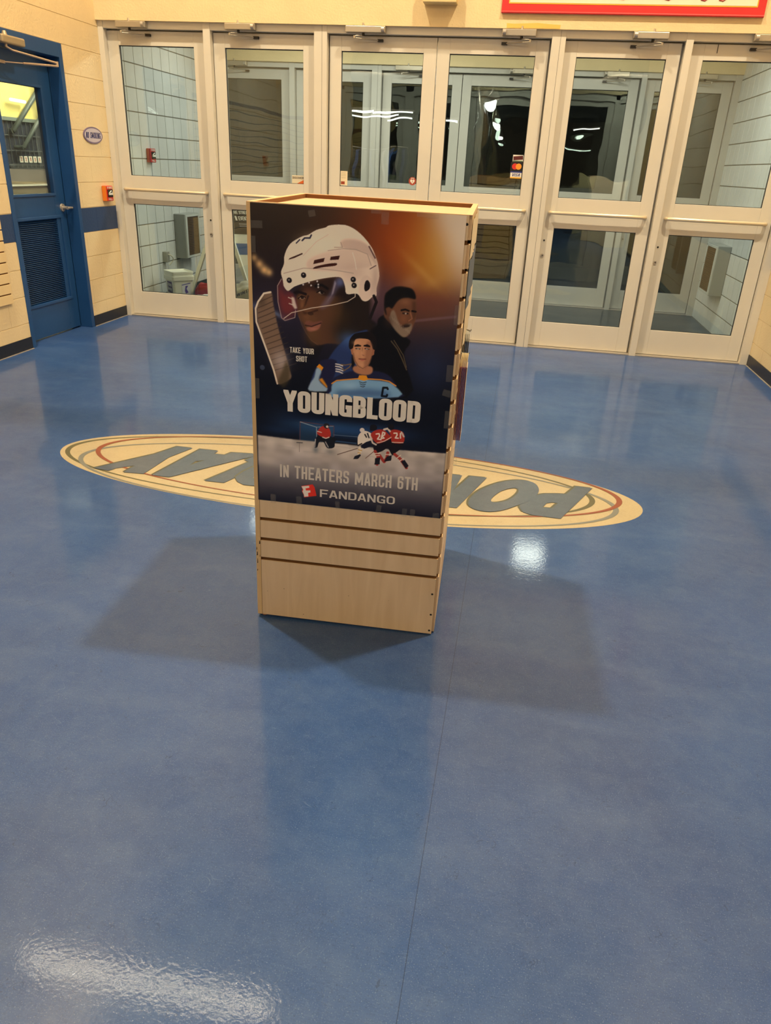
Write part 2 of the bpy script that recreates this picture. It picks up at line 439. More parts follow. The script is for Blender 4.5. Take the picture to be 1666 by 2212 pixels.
def glyph(ch, W=0.5, t=0.17, r=0.18):
    """polygons of one letter, 1 high, W wide"""
    h = t / 2; l = h; R = W - h; T = 1 - h; B = h; m = 0.5; e = 0.3
    G = {
        'I': [[(W / 2, -e), (W / 2, 1 + e)]], 'L': [[(l, 1 + e), (l, B), (W, B)]], 'T': [[(0, T), (W, T)], [(W / 2, T), (W / 2, -e)]],
        'H': [[(l, -e), (l, 1 + e)], [(R, -e), (R, 1 + e)], [(l, m), (R, m)]],
        'E': [[(W, T), (l, T), (l, B), (W, B)], [(l, m), (W * 0.9, m)]], 'F': [[(W, T), (l, T), (l, -e)], [(l, m - 0.02), (W * 0.9, m - 0.02)]],
        'U': ['r', [(l, 1 + e), (l, B), (R, B), (R, 1 + e)]], 'J': ['r', [(R, 1 + e), (R, B), (l, B), (l, .35)]],
        'O': ['c', [(l, B), (R, B), (R, T), (l, T)]], '0': ['c', [(l, B), (R, B), (R, T), (l, T)]], 'Q': ['c', [(l, B), (R, B), (R, T), (l, T)]],
        'C': ['r', [(R, 0.64), (R, T), (l, T), (l, B), (R, B), (R, 0.36)]],
        'G': ['r', [(R, 0.70), (R, T), (l, T), (l, B), (R, B)], [(R, 0), (R, 0.44)], [(W * .5, 0.44), (W, 0.44)]],
        'S': ['r', [(R, 0.68), (R, T), (l, T), (l, m + 0.02), (R, m - 0.02), (R, B), (l, B), (l, 0.32)]],
        'D': ['d', [(l, B), (R, B), (R, T), (l, T)]],
        'P': [[(l, -e), (l, 1)], 'r', [(l, T), (R, T), (R, 0.42), (l, 0.42)]],
        'B': [[(l, 0), (l, 1)], 'r', [(l, T), (R * 0.97, T), (R * 0.97, m), (l, m)], 'r', [(l, m), (R, m), (R, B), (l, B)]],
        'R': [[(l, -e), (l, 1)], 'r', [(l, T), (R, T), (R, 0.46), (l, 0.46)], [(R * 0.62, 0.46), (R, 0.30), (R, -e)]],
        'N': [[(l, -e), (l, 1 + e)], [(R, -e), (R, 1 + e)], [(l * 0.9 - (R - l) * .1, 1.1), (R + (R - l) * .1, -0.1)]],
        'M': [[(l, -e), (l, 1 + e)], [(R, -e), (R, 1 + e)], [(l * 0.8, 1.04), (W / 2, 0.18)], [(R + l * .2, 1.04), (W / 2, 0.18)]],
        'A': [[(l - 0.06, -e * .6), (W / 2, 1.12)], [(R + 0.06, -e * .6), (W / 2, 1.12)], [(W * 0.25, 0.27), (W * 0.75, 0.27)]],
        'V': [[(l - 0.06, 1 + e * .6), (W / 2, -.12)], [(R + 0.06, 1 + e * .6), (W / 2, -.12)]],
        'W': [[(l - 0.03, 1 + e * .4), (W * 0.28, -.08)], [(W * 0.28, -.08), (W / 2, 1.0)], [(W / 2, 1.0), (W * .72, -.08)], [(W * .72, -.08), (R + 0.03, 1 + e * .4)]],
        'Y': [[(l - 0.08, 1 + e * .7), (W / 2, 0.42)], [(R + 0.08, 1 + e * .7), (W / 2, 0.42)], [(W / 2, 0.5), (W / 2, -e)]],
        'K': [[(l, -e), (l, 1 + e)], [(l, 0.36), (R + 0.06, 1.12)], [(l + .06, 0.56), (R + 0.06, -0.12)]],
        'X': [[(l - .05, -.12), (R + .05, 1.12)], [(l - .05, 1.12), (R + .05, -.12)]],
        'Z': [[(0, T), (R, T), (l, B), (W, B)]],
        '6': ['r', [(R, 0.70), (R, T), (l, T), (l, B), (R, B), (R, m + 0.06), (l, m + 0.06)]],
        '1': [[(W / 2, -e), (W / 2, 1 + e)], [(W / 2, T), (W * .15, T - .12)]], '2': ['r', [(l, .7), (l, T), (R, T), (R, .55), (l, B)], [(l, B), (W, B)]],
        '8': ['c', [(l, B), (R, B), (R, m), (l, m)], 'c', [(l, m), (R, m), (R, T), (l, T)]],
        'o': ['c', [(l, B), (R, B), (R, .68), (l, .68)]], 'c': ['r', [(R, .5), (R, .68), (l, .68), (l, B), (R, B), (R, .25)]],
        'a': ['c', [(l, B), (R, B), (R, .68), (l, .68)], [(R, 0), (R, .72)]], 'p': ['c', [(l, B), (R, B), (R, .68), (l, .68)], [(l, -.3), (l, .72)]],
        'w': [[(l, .75), (W * .3, 0), (W / 2, .6), (W * .7, 0), (R, .75)]], 'y': [[(l, .75), (W * .5, .1)], [(R, .75), (W * .3, -.3)]],
        '.': [[(l, 0), (l, t)]], '/': [[(0, -.1), (W, 1.1)]], '$': ['r', [(R, 0.68), (R, T), (l, T), (l, m), (R, m), (R, B), (l, B), (l, 0.32)]],
    }
    if ch not in G: return []
    mode = None; res = []
    for it in G[ch]:
        if isinstance(it, str): mode = it; continue
        if mode == 'c': ps = stroke_polys(it, t, True, r)
        elif mode == 'd':
            ps = stroke_polys([it[3], it[0]], t) + stroke_polys(it, t, False, r) + stroke_polys([(it[0][0] - h, it[3][1]), (it[0][0] + h, it[3][1])], t) + stroke_polys([(it[0][0] - h, it[0][1]), (it[0][0] + h, it[0][1])], t)
        elif mode == 'r': ps = stroke_polys(it, t, False, r)
        else: ps = stroke_polys(it, t)
        mode = None
        res += ps
    out = []
    lo = -0.35 if ch in 'py' else 0.0
    for p in res:
        for ax, v, k in ((0, 0, False), (0, W, True), (1, lo, False), (1, 1, True)):
            p = clip(p, ax, v, k)
            if len(p) < 3: break
        if len(p) >= 3: out.append(p)
    return out

WID = {'I': 0.17, 'M': 0.72, 'W': 0.78, ' ': 0.3, 'w': .62, '1': .3, '.': .17}
def text_polys(s, x0, x1, z0, z1, W=0.5, t=0.17, gap=0.09, r=0.18, wid=None):
    """fit the string into the rectangle; returns 2d polygons"""
    cells = []; x = 0
    for ch in s:
        w = dict(WID, **(wid or {})).get(ch, None)
        w = W if w is None else (w * W / 0.5 if ch not in 'I1.' else t if ch != '1' else W * .6)
        cells.append((ch, x, w)); x += w + gap
    tot = x - gap
    sx = (x1 - x0) / tot; out = []
    for ch, cx, w in cells:
        for p in glyph(ch, w, t, r):
            out.append([(x0 + (cx + q[0]) * sx, z0 + q[1] * (z1 - z0)) for q in p])
    return out

def ellipse(cx, cy, a, b_, n=48, a0=0, a1=2 * math.pi):
    return [(cx + a * math.cos(a0 + (a1 - a0) * k / n), cy + b_ * math.sin(a0 + (a1 - a0) * k / n)) for k in range(n)]

# ------------------------------------------------------------ materials
M_alu = mat('almond_frame_paint', srgb(212, 206, 192), 0.42, 0.0, 0.5, var=0.035, vscale=2.0)
M_alu2 = mat('vestibule_frame_paint', srgb(186, 182, 172), 0.42, 0.0, 0.5, var=0.04, vscale=2.0)
M_gasket = mat('black_gasket', srgb(24, 24, 24), 0.6)
M_steel = mat('brushed_steel', srgb(186, 178, 166), 0.34, 0.45)
M_closer = mat('silver_closer_paint', srgb(176, 166, 148), 0.35, 0.55)
M_dark = mat('dark_metal', srgb(44, 40, 36), 0.45, 0.5)
M_plaster = mat('cream_header_plaster', srgb(226, 204, 158), 0.7, bump=0.25, bscale=70, var=0.04, vscale=5)
M_base = mat('dark_navy_rubber', srgb(24, 27, 38), 0.4, bump=0.1, bscale=20)
M_bluepaint = mat('blue_door_paint', srgb(30, 72, 124), 0.38, var=0.06, vscale=3, bump=0.05, bscale=60)
M_floor = floor_material('blue_sheet_floor', srgb(45, 80, 136), srgb(37, 68, 120), srgb(116, 138, 168), seams=((0, 3.745),), rough=0.42)
M_floor2 = floor_material('grey_sheet_floor', srgb(62, 64, 62), srgb(48, 50, 50), srgb(96, 98, 92), rough=0.42, speck=0.3)
M_oval = floor_material('sand_oval_floor', srgb(176, 164, 134), srgb(168, 154, 124), srgb(204, 194, 164), rough=0.34, speck=0.25)
M_letter = floor_material('slate_letter_floor', srgb(80, 92, 108), srgb(72, 84, 100), srgb(130, 140, 150), rough=0.34, speck=0.3)
M_lshadow = mat('olive_letter_edge', srgb(78, 80, 62), 0.4)
M_red = mat('red_ring', srgb(128, 70, 50), 0.4)
M_green = mat('olive_ring', srgb(88, 86, 62), 0.4)
M_grey = mat('grey_ring', srgb(112, 116, 112), 0.4)
M_glass = glass_material('door_glass', (0.86, 0.905, 0.87, 1), 1.25)
M_glass2 = glass_material('outer_door_glass', (0.86, 0.905, 0.87, 1), 1.6, wave=0.5)
M_wire = glass_material('wired_glass', (0.86, 0.9, 0.88, 1), 1.6, wires=True)
M_maple = wood_material('maple_laminate', srgb(220, 194, 156), srgb(232, 208, 172))
M_mapletop = wood_material('maple_top', srgb(218, 172, 134), srgb(228, 184, 146), scale=(1.2, 14, 14))
M_edge = mat('maple_edge_band', srgb(222, 190, 138), 0.45, var=0.05, vscale=8)
M_mdf = mat('brown_mdf_core', srgb(118, 78, 36), 0.8)
M_white = mat('white_paint', srgb(226, 224, 214), 0.5)
M_ceil = mat('ceiling_paint', srgb(120, 112, 98), 0.8)
M_ceilv = mat('vestibule_ceiling_paint', srgb(214, 210, 196), 0.8)

# ------------------------------------------------------------ structure
def plate(name, quads, m, label=None):
    mb = MB()
    for b_ in quads: mb.box(*b_)
    return struct(mb.build(name, m), label)

RW = 5.90     # right wall
FY = -27.0    # far end of the hall behind the camera
floor = plate('floor', [(-0.0, RW, -10.2, 0.07, -0.1, 0.0), (-9.0, 15.0, FY, -10.2, -0.1, 0.0), (-0.2, 0.0, -1.62, -0.67, -0.1, 0.0)], M_floor, 'blue speckled sheet floor of the entrance hall')
plate('floor_vestibule', [(0.0, RW, 0.07, 2.62, -0.1, 0.0)], M_floor2, 'dark grey floor of the vestibule')
plate('floor_outside', [(-1.0, 7.0, 2.62, 7.0, -0.12, -0.03)], mat('night_paving', srgb(40, 40, 44), 0.9, var=0.2), 'dark paving outside')
plate('ceiling', [(-0.2, RW + 0.2, -10.2, 0.2, 8.4, 8.5)], M_ceil)
plate('ceiling_low', [(-9.0, 15.0, FY, -10.2, 3.3, 3.4), (-0.2, RW + 0.2, -10.25, -10.2, 3.3, 8.5)], mat('hall_ceiling_paint', srgb(120, 112, 100), 0.85))
plate('ceiling_vestibule', [(-0.2, RW + 0.2, 0.1, 2.62, 2.9, 3.0)], M_ceilv)

# left wall, with the opening of the blue door
DL, DR, DH = -1.626, -0.668, 2.2352
M_blk = mat('cream_block_paint', srgb(228, 206, 162), 0.5, bump=0.3, bscale=60, var=0.03, vscale=3)
M_blkblue = mat('blue_course_paint', srgb(36, 62, 106), 0.42, bump=0.2, bscale=60)
M_joint = mat('cream_joint_paint', srgb(214, 190, 146), 0.6)
M_tilew = mat('pale_glazed_block', srgb(206, 208, 204), 0.28, bump=0.06, bscale=20, var=0.07, vscale=2.4)
M_tilej = mat('grey_mortar', srgb(112, 106, 92), 0.8)
def block_wall(name, xface, sgn, spans, bw, bh, zmax, gap, gv, depth, mb_, mj, offs, stag, label, blue=None, top=None, nohole=None):
    """courses of real blocks on the plane x = xface; sgn is the side the wall body lies on"""
    mb = MB()
    def bx(a, b_, ya, yb, za, zb, m_): mb.box(min(a, b_), max(a, b_), ya, yb, za, zb, m_)
    for (ya, yb, za, zb) in spans:
        bx(xface + sgn * depth, xface + sgn * 0.2, ya, yb, za, zb, 1)
        if zb > zmax: bx(xface, xface + sgn * depth, ya, yb, max(za, zmax), zb, 0)
        r0 = int(round(za / bh))
        z = r0 * bh; r = r0
        while z < min(zb, zmax) - 0.01:
            o_ = offs + (bw / 2 if (stag and r % 2) else 0)
            k = math.floor((ya - o_) / bw)
            while o_ + k * bw < yb:
                a = max(ya, o_ + k * bw + (gv / 2 if o_ + k * bw > ya else 0)); b_ = min(yb, o_ + (k + 1) * bw - (gv / 2 if o_ + (k + 1) * bw < yb else 0))
                if b_ - a > 0.01:
                    bx(xface, xface + sgn * (depth + 0.001), a, b_, z + gap / 2 if z > 0 else 0, min(zb, zmax, z + bh) - gap / 2, 2 if (blue and r == blue) else 0)
                k += 1
            z += bh; r += 1
    mats_ = [mb_, mj, M_blkblue]
    return struct(mb.build(name, mats_, bevel=0.0007 if gv < .003 else .002, seg=2), label)
block_wall('wall_left', 0.0, -1, [(-10.25, DL, 0, 8.5), (DR, -0.06, 0, 8.5), (DL, DR, DH, 8.5)], 0.4064, 0.2032, 3.05, 0.0052, 0.0014, 0.003, M_blk, M_joint, -0.42, True, 'cream painted block wall with a blue course', blue=4)
block_wall('wall_right', RW, 1, [(-10.25, -0.06, 0, 8.5)], 0.4064, 0.2032, 3.05, 0.0052, 0.0014, 0.003, M_blk, M_joint, -0.4, True, 'cream painted block wall', blue=4)
plate('wall_back', [(-0.2, RW + 0.2, -0.088, 0.10, 2.487, 8.5)], M_plaster, 'cream plaster wall above the doors')
plate('wall_front', [(-9.0, 15.0, FY - 0.2, FY, 0, 3.4), (-9.2, -9.0, FY, -10.2, 0, 3.4), (15.0, 15.2, FY, -10.2, 0, 3.4), (-9.0, -0.2, -10.3, -10.2, 0, 3.4), (RW + 0.2, 15.0, -10.3, -10.2, 0, 3.4)], mat('far_hall_wall', srgb(96, 84, 70), 0.8))
block_wall('wall_vestibule_left', 0.0, -1, [(-0.06, 2.62, 0, 2.95)], 0.1945, 0.2032, 2.95, 0.009, 0.007, 0.004, M_tilew, M_tilej, 0.168, False, 'pale glazed block wall of the vestibule')
block_wall('wall_vestibule_right', RW, 1, [(-0.06, 2.62, 0, 2.95)], 0.1945, 0.2032, 2.95, 0.009, 0.007, 0.004, M_tilew, M_tilej, 0.168, False, 'pale glazed block wall of the vestibule')
plate('wall_vestibule_back', [(-0.2, RW + 0.2, 2.412, 2.60, 2.487, 3.2)], M_plaster)
bl = MB(); bl.box(0.0, 0.006, -10.2, DL - 0.0, 0, 0.095).box(0.0, 0.006, DR, -0.062, 0, 0.095)
struct(bl.build('baseboard_left', M_base), 'dark navy rubber wall base')
bl = MB(); bl.box(RW - 0.006, RW, -10.2, -0.062, 0, 0.095)
struct(bl.build('baseboard_right', M_base), 'dark navy rubber wall base')
bl = MB(); bl.box(0.0, 0.006, 0.065, 2.44, 0, 0.095)
struct(bl.build('baseboard_vestibule', mat('grey_base', srgb(60, 62, 62), 0.5)))
# thin sealant line where floor meets the wall bases
bl = MB(); bl.box(0.006, 0.016, -10.2, DL, 0, 0.004).box(0.006, 0.016, DR, -0.062, 0, 0.004).box(RW - 0.016, RW - 0.006, -10.2, -0.062, 0, 0.004)
struct(bl.build('trim_1', mat('dirty_sealant', srgb(150, 140, 128), 0.7, var=0.2, vscale=20)), 'greyish sealant line along the wall base')

# floor emblem: an oval with rings and slanted letters
def fz(k): return 0.0006 + 0.0005 * k
em = MB()
em.polys([[(x, y) for x, y in ellipse(3.0055, -3.5723, 1.5343, 0.4901, 120)]], lambda x, y: (x, y, fz(0)))
oval = em.build('emblem_oval', M_oval, floor, label='sand coloured oval of the floor emblem')
def ring(cx, cy, a, b_, wt, ws, rot, m, name, k):
    mb = MB(); n = 160; vs = []
    cr_, sr_ = math.cos(rot), math.sin(rot)
    for i in range(n):
        t = 2 * math.pi * i / n
        for s_ in (-0.5, 0.5):
            x = (a + s_ * wt) * math.cos(t); y = (b_ + s_ * ws) * math.sin(t)
            vs.append((cx + x * cr_ - y * sr_, cy + x * sr_ + y * cr_, fz(k)))
    mb.add(vs, [(2 * i, 2 * i + 1, (2 * i + 3) % (2 * n), (2 * i + 2) % (2 * n)) for i in range(n)])
    return mb.build(name, m, floor)
ring(2.9055, -3.5539, 1.3961, 0.4153, 0.028, 0.009, math.radians(0.9), M_green, 'emblem_ring', 1)['label'] = 'olive ring of the floor emblem'
ring(3.0209, -3.6351, 1.3873, 0.4129, 0.028, 0.009, math.radians(0.9), M_grey, 'emblem_ring', 2)['label'] = 'grey ring of the floor emblem'
ring(3.0494, -3.5163, 1.3865, 0.4172, 0.028, 0.008, math.radians(0.65), M_red, 'emblem_ring', 3)['label'] = 'rust red ring of the floor emblem'
from mathutils.geometry import tessellate_polygon
def tess(mb, outers, z, dx=0, dy=0, m=0):
    loops = [[Vector((x + dx, y + dy, z)) for x, y in lp] for lp in outers]
    tris = tessellate_polygon(loops)
    flat = [v for lp in loops for v in lp]
    mb.add(flat, [tuple(t) for t in tris], m)
    return mb
LET = {
 'P': [[(4.231, -3.372), (4.314, -3.375), (4.136, -3.801), (4.001, -3.795), (3.961, -3.774), (3.944, -3.722), (3.947, -3.671), (3.97, -3.613), (4.015, -3.557), (4.07, -3.518), (4.14, -3.498), (4.175, -3.494)],
       [(4.054, -3.692), (4.075, -3.635), (4.102, -3.619), (4.13, -3.62), (4.10, -3.69)]],
 'O': [[(3.697, -3.741), (3.708, -3.652), (3.75, -3.55), (3.816, -3.457), (3.886, -3.394), (3.958, -3.368), (4.015, -3.39), (4.038, -3.459), (4.029, -3.544), (3.987, -3.634), (3.927, -3.71), (3.869, -3.775), (3.811, -3.811), (3.759, -3.814), (3.718, -3.793)],
       [(3.804, -3.677), (3.816, -3.621), (3.848, -3.55), (3.889, -3.502), (3.924, -3.488), (3.937, -3.516), (3.925, -3.573), (3.892, -3.644), (3.853, -3.684), (3.819, -3.698)]],
 'W': [[(3.681, -3.386), (3.769, -3.385), (3.647, -3.812), (3.56, -3.812), (3.565, -3.62), (3.49, -3.812), (3.405, -3.812), (3.39, -3.62), (3.335, -3.812), (3.25, -3.812), (3.36, -3.386), (3.45, -3.386), (3.475, -3.60), (3.55, -3.390), (3.639, -3.390), (3.615, -3.60)]],
 'E': [[(3.31, -3.386), (3.13, -3.386), (3.105, -3.475), (3.20, -3.475), (3.185, -3.555), (3.095, -3.555), (3.07, -3.645), (3.16, -3.645), (3.14, -3.73), (3.035, -3.73), (3.01, -3.815), (3.20, -3.815)]],
 'R': [[(3.05, -3.386), (2.955, -3.386), (2.915, -3.55), (2.87, -3.386), (2.765, -3.386), (2.82, -3.56), (2.75, -3.62), (2.725, -3.73), (2.78, -3.815), (2.94, -3.815)],
       [(2.895, -3.62), (2.86, -3.62), (2.835, -3.73), (2.87, -3.735)]],
 'P2': [[(2.70, -3.40), (2.615, -3.40), (2.572, -3.55), (2.545, -3.60), (2.525, -3.66), (2.512, -3.741), (2.548, -3.798), (2.586, -3.823), (2.70, -3.82), (2.81, -3.82)],
        [(2.66, -3.62), (2.61, -3.64), (2.60, -3.73), (2.69, -3.735)]],
 'L': [[(2.384, -3.826), (2.484, -3.825), (2.57, -3.599), (2.63, -3.415), (2.505, -3.415), (2.480, -3.508), (2.508, -3.522)]],
 'A': [[(2.105, -3.831), (2.188, -3.413), (2.292, -3.412), (2.287, -3.463), (2.351, -3.461), (2.37, -3.415), (2.493, -3.401), (2.505, -3.437), (2.453, -3.5), (2.198, -3.832)],
       [(2.229, -3.657), (2.236, -3.592), (2.275, -3.566)]],
 'Y': [[(1.783, -3.824), (1.985, -3.553), (2.051, -3.409), (2.142, -3.411), (2.079, -3.575), (2.057, -3.826), (1.952, -3.833), (1.965, -3.734), (1.89, -3.796), (1.874, -3.836)]],
}
def spline(p):
    out_ = []; n = len(p)
    for k in range(n):
        a, b_, c_, d_ = (Vector(p[(k + j) % n]) for j in (-1, 0, 1, 2))
        for q in range(5):
            s = q / 5; w_ = b_ + .5 * s * ((c_ - a) + s * ((2 * a - 5 * b_ + 4 * c_ - d_) + s * (3 * (b_ - c_) + d_ - a))); out_.append((w_.x, w_.y))
    return out_
LET['O'] = [spline(q) for q in LET['O']]
for li, (key, lp) in enumerate(LET.items()):
    mb = MB()
    zz_k = 0.0003 * (li % 2)
    tess(mb, lp, fz(4) + zz_k * 2, -0.010, 0.008, 1)
    tess(mb, lp, fz(5) + zz_k * 2, 0, 0, 0)
    o = mb.build('emblem_letter', [M_letter, M_lshadow], floor)
    o['label'] = 'slate grey slanted letter %s of the floor emblem' % key[0]

# ------------------------------------------------------------ storefront (two rows of six doors)
LEAF = [(0.4960, 'R'), (1.4695, 'R'), (2.4925, 'R'), (3.4005, 'L'), (4.4157, 'L'), (5.3824, 'L')]   # centre, side of the lock
MULL = [(0.0, 0.048), (0.955, 1.018), (1.925, 2.036), (3.862, 3.970), (4.880, 4.935), (5.835, RW)]
HW = 0.447
GW = 0.346
CLOSER_X = [(0.19, 0.46, 1), (1.167, 1.43, 1), (2.20, 2.53, 1), (3.47, 3.735, -1), (4.475, 4.74, -1), (5.36, 5.64, -1)]

def storefront(y0, mframe, mglass, first, row):
    fr = MB()
    for i, (a, b_) in enumerate(MULL):
        fr.box(a, b_, y0 - 0.06, y0 + 0.075, 0, 2.49)
        if b_ - a > 0.1:
            fr.box((a + b_) / 2 + 0.012, (a + b_) / 2 + 0.014, y0 - 0.0612, y0 - 0.059, 0, 2.49, 1)
    fr.box(0, RW, y0 - 0.055, y0 + 0.075, 2.434, 2.49)
    fr.box(0.048, 5.84, y0 + 0.048, y0 + 0.074, 2.40, 2.44)
    fr.box(0.04, 5.86, y0 - 0.055, y0 + 0.06, 0.0, 0.011, 2)
    for i, (a, b_) in enumerate(MULL):          # door stops beside every leaf
        fr.box(max(0, a - 0.02), min(RW, b_ + 0.02), y0 + 0.046, y0 + 0.07, 0, 2.44)
    o = struct(fr.build('trim_%d' % (2 + row), [mframe, M_gasket, M_steel], bevel=0.0025), 'almond metal frame around the %s row of doors' % ('inner', 'outer')[row])
    for k, (cx, lk) in enumerate(LEAF):
        x0, x1 = cx - HW, cx + HW
        if k == 2: x1 = 2.9465
        if k == 3: x0 = 2.9535
        g0, g1 = cx - GW, cx + GW
        d = MB()
        ya, yb = y0, y0 + 0.044
        for (a, b_) in ((x0, g0), (g1, x1)): d.box(a, b_, ya, yb, 0.014, 2.424)
        for (za, zb) in ((0.014, 0.2306), (1.036, 1.2811), (2.3158, 2.424)): d.box(g0, g1, ya + 0.0006, yb - 0.0006, za, zb)
        for (za, zb) in ((0.2306, 1.036), (1.2811, 2.3158)):      # gasket lines round the glass
            for bx in ((g0, g0 + .004, za, zb), (g1 - .004, g1, za, zb), (g0, g1, za, za + .004), (g0, g1, zb - .005, zb)):
                d.box(bx[0], bx[1], ya + 0.012, ya + 0.03, bx[2], bx[3], 1)
        door = struct(d.build('door_%d' % (first + k), [mframe, M_gasket], bevel=0.0015))
        door['label'] = 'almond metal framed glass door, number %s from the left in the %s row' % (('one', 'two', 'three', 'four', 'five', 'six')[k], ('inner', 'outer')[row])
        MB().box(g0, g1, ya + 0.018, ya + 0.024, 1.2811, 2.3158).build('glass_pane', mglass, door)
        MB().box(g0, g1, ya + 0.018, ya + 0.024, 0.2306, 1.036).build('glass_pane', mglass, door)
        # push bar, a bowed tube with two returns
        z = 1.162; s = 0.398
        pts = [(cx - s, y0, z), (cx - s, y0 - 0.03, z), (cx - s + 0.008, y0 - 0.048, z), (cx - s + 0.03, y0 - 0.056, z),
               (cx, y0 - 0.058, z), (cx + s - 0.03, y0 - 0.056, z), (cx + s - 0.008, y0 - 0.048, z), (cx + s, y0 - 0.03, z), (cx + s, y0, z)]
        MB().tube(pts, 0.0145, 14).build('push_bar', MATS['bar'], door)
        lx = cx + (HW - 0.03 if lk == 'R' else -HW + 0.03)
        if k in (2, 3): lx = cx + (0.42 if lk == 'R' else -0.42)
        lkm = MB().disc((lx, y0, 0.807), (0, -1, 0), 0.015, 0.008, 20, 0, 0.013)
        lkm.disc((lx, y0 - 0.008, 0.807), (0, -1, 0), 0.005, 0.002, 16, 1)
        lkm.disc((lx, y0, 0.932), (0, -1, 0), 0.008, 0.004, 14, 1, 0.006)
        lkm.build('lock_cylinder', [M_steel, M_dark], door)
        # closer on the head of the frame, with its arm
        a, b_, sd = CLOSER_X[k]
        cm = MB()
        cm.box(a, b_, y0 - 0.108, y0 - 0.055, 2.436, 2.482)
        cm.tube([(a + 0.005 if sd < 0 else b_ - 0.005, y0 - 0.115, 2.459), (a + 0.03 if sd < 0 else b_ - 0.03, y0 - 0.115, 2.459)], 0.02, 12, 1)
        px = (a + b_) / 2 - sd * 0.02
        cm.tube([(px, y0 - 0.085, 2.482), (px, y0 - 0.085, 2.505)], [0.012, 0.008], 10, 0)
        cl = cm.build('door_closer', [M_closer, M_steel], door, bevel=0.004)
        am = MB()
        am.tube([(px, y0 - 0.08, 2.437), (px, y0 - 0.08, 2.415)], 0.011, 10, 1)
        ex = px - sd * 0.06
        am.tube([(px, y0 - 0.08, 2.418), (ex, y0 - 0.10, 2.412), (ex - sd * 0.01, y0 - 0.10, 2.405)], 0.005, 8, 0)
        am.tube([(ex - sd * 0.01, y0 - 0.10, 2.414), (ex - sd * 0.01, y0 - 0.10, 2.394)], 0.009, 10, 0)
        fx = px + sd * 0.115
        am.tube([(ex - sd * 0.01, y0 - 0.10, 2.398), (fx, y0 - 0.03, 2.392)], 0.0045, 8, 0)
        am.box(fx - 0.005, fx + 0.04, y0 - 0.03, y0, 2.384, 2.402, 1) if sd > 0 else am.box(fx - 0.04, fx + 0.005, y0 - 0.03, y0, 2.384, 2.402, 1)
        am.build('closer_arm', [M_closer, M_dark], cl)
MATS['bar'] = mat('champagne_bar', srgb(224, 208, 178), 0.25, 0.35)
storefront(0.0, M_alu, M_glass, 1, 0)
storefront(2.5, M_alu2, M_glass2, 8, 1)

# ------------------------------------------------------------ blue side door
RX = -0.105
fb = MB()
fb.box(-0.205, 0.004, DR - 0.048, DR, 0, DH).box(-0.205, 0.004, DL, DL + 0.048, 0, DH).box(-0.205, 0.004, DL + 0.048, DR - 0.048, DH - 0.1, DH)
fb.box(RX - 0.06, RX + 0.02 - 0.02, DR - 0.064, DR - 0.04, 0, DH - 0.1).box(RX - 0.06, RX, DL + 0.04, DL + 0.064, 0, DH - 0.1)
struct(fb.build('trim_4', M_bluepaint, bevel=0.003), 'blue steel frame around the side door')
y0d, y1d = DL + 0.052, DR - 0.052
w0, w1, wz0, wz1 = -1.43, -0.882, 1.137, 1.905
l0, l1, lz0, lz1 = -1.43, -0.835, 0.29, 0.942
dd = MB()
for (a, b_, za, zb) in ((y0d, w0, 0.012, 2.128), (w1, y1d, 0.012, 2.128), (w0, w1, wz1, 2.128), (w0, w1, lz1, wz0), (w0, w1, 0.012, lz0)):
    dd.box(RX - 0.045, RX, a, b_, za, zb)
for (a, b_, za, zb, m_) in ((w0 - .02, w1 + .02, wz1, wz1 + .02, 0), (w0 - .02, w1 + .02, wz0 - .02, wz0, 0), (w0 - .02, w0, wz0, wz1, 0), (w1, w1 + .02, wz0, wz1, 0),
                            (l0 - .02, l1 + .02, lz1, lz1 + .022, 0), (l0 - .02, l1 + .02, lz0 - .022, lz0, 0), (l0 - .02, l0, lz0, lz1, 0), (l1, l1 + .02, lz0, lz1, 0)):
    dd.box(RX - 0.003, RX + 0.012, a, b_, za, zb)
door7 = struct(dd.build('door_7', M_bluepaint, bevel=0.002), 'blue steel door with a window above a louvre')
MB().box(RX - 0.026, RX - 0.020, w0, w1, wz0, wz1).build('glass_pane', M_wire, door7)
lv = MB()
ns = 44
for k in range(ns):
    z = lz0 + (k + 0.5) * (lz1 - lz0) / ns
    lv.obox((RX - 0.010, (l0 + l1) / 2, z), (0.006, 0, 0.0052), (0, (l1 - l0) / 2, 0), (-0.0008, 0, 0.0009))
lv.box(RX - 0.040, RX - 0.036, l0, l1, lz0, lz1, 1)
lv.build('louvre', [M_bluepaint, mat('dark_louvre_back', srgb(16, 24, 36), 0.8)], door7)
hd = MB()
hy = y1d - 0.062
hd.disc((RX, hy, 1.02), (1, 0, 0), 0.033, 0.012, 24, 0, 0.030).disc((RX + .012, hy, 1.02), (1, 0, 0), 0.013, 0.045, 16)
hd.tube([(RX + .055, hy, 1.02), (RX + .057, hy + 0.04, 1.02), (RX + .052, hy + .10, 1.017)], [0.011, 0.010, 0.008], 12)
hd.tube([(RX + .055, hy - 0.012, 1.02), (RX + .055, hy + 0.002, 1.02)], 0.012, 12)
hd.build('lever_handle', M_steel, door7)
dc = MB(); dc.box(0.004, 0.06, -1.50, -1.235, 2.135, 2.19).disc((0.03, -1.43, 2.19), (0, 0, 1), 0.02, 0.025, 16, 0, 0.012)
dco = dc.build('door_closer', mat('bronze_closer', srgb(176, 160, 132), 0.4, 0.5), door7, bevel=0.012, seg=3)
am = MB()
am.tube([(0.03, -1.43, 2.135), (0.03, -1.43, 2.115)], 0.01, 10)
am.tube([(0.03, -1.43, 2.118), (0.05, -1.39, 2.10), (0.16, -1.02, 2.065)], 0.0075, 10)
am.tube([(0.16, -1.02, 2.075), (0.16, -1.02, 2.04)], 0.011, 10)
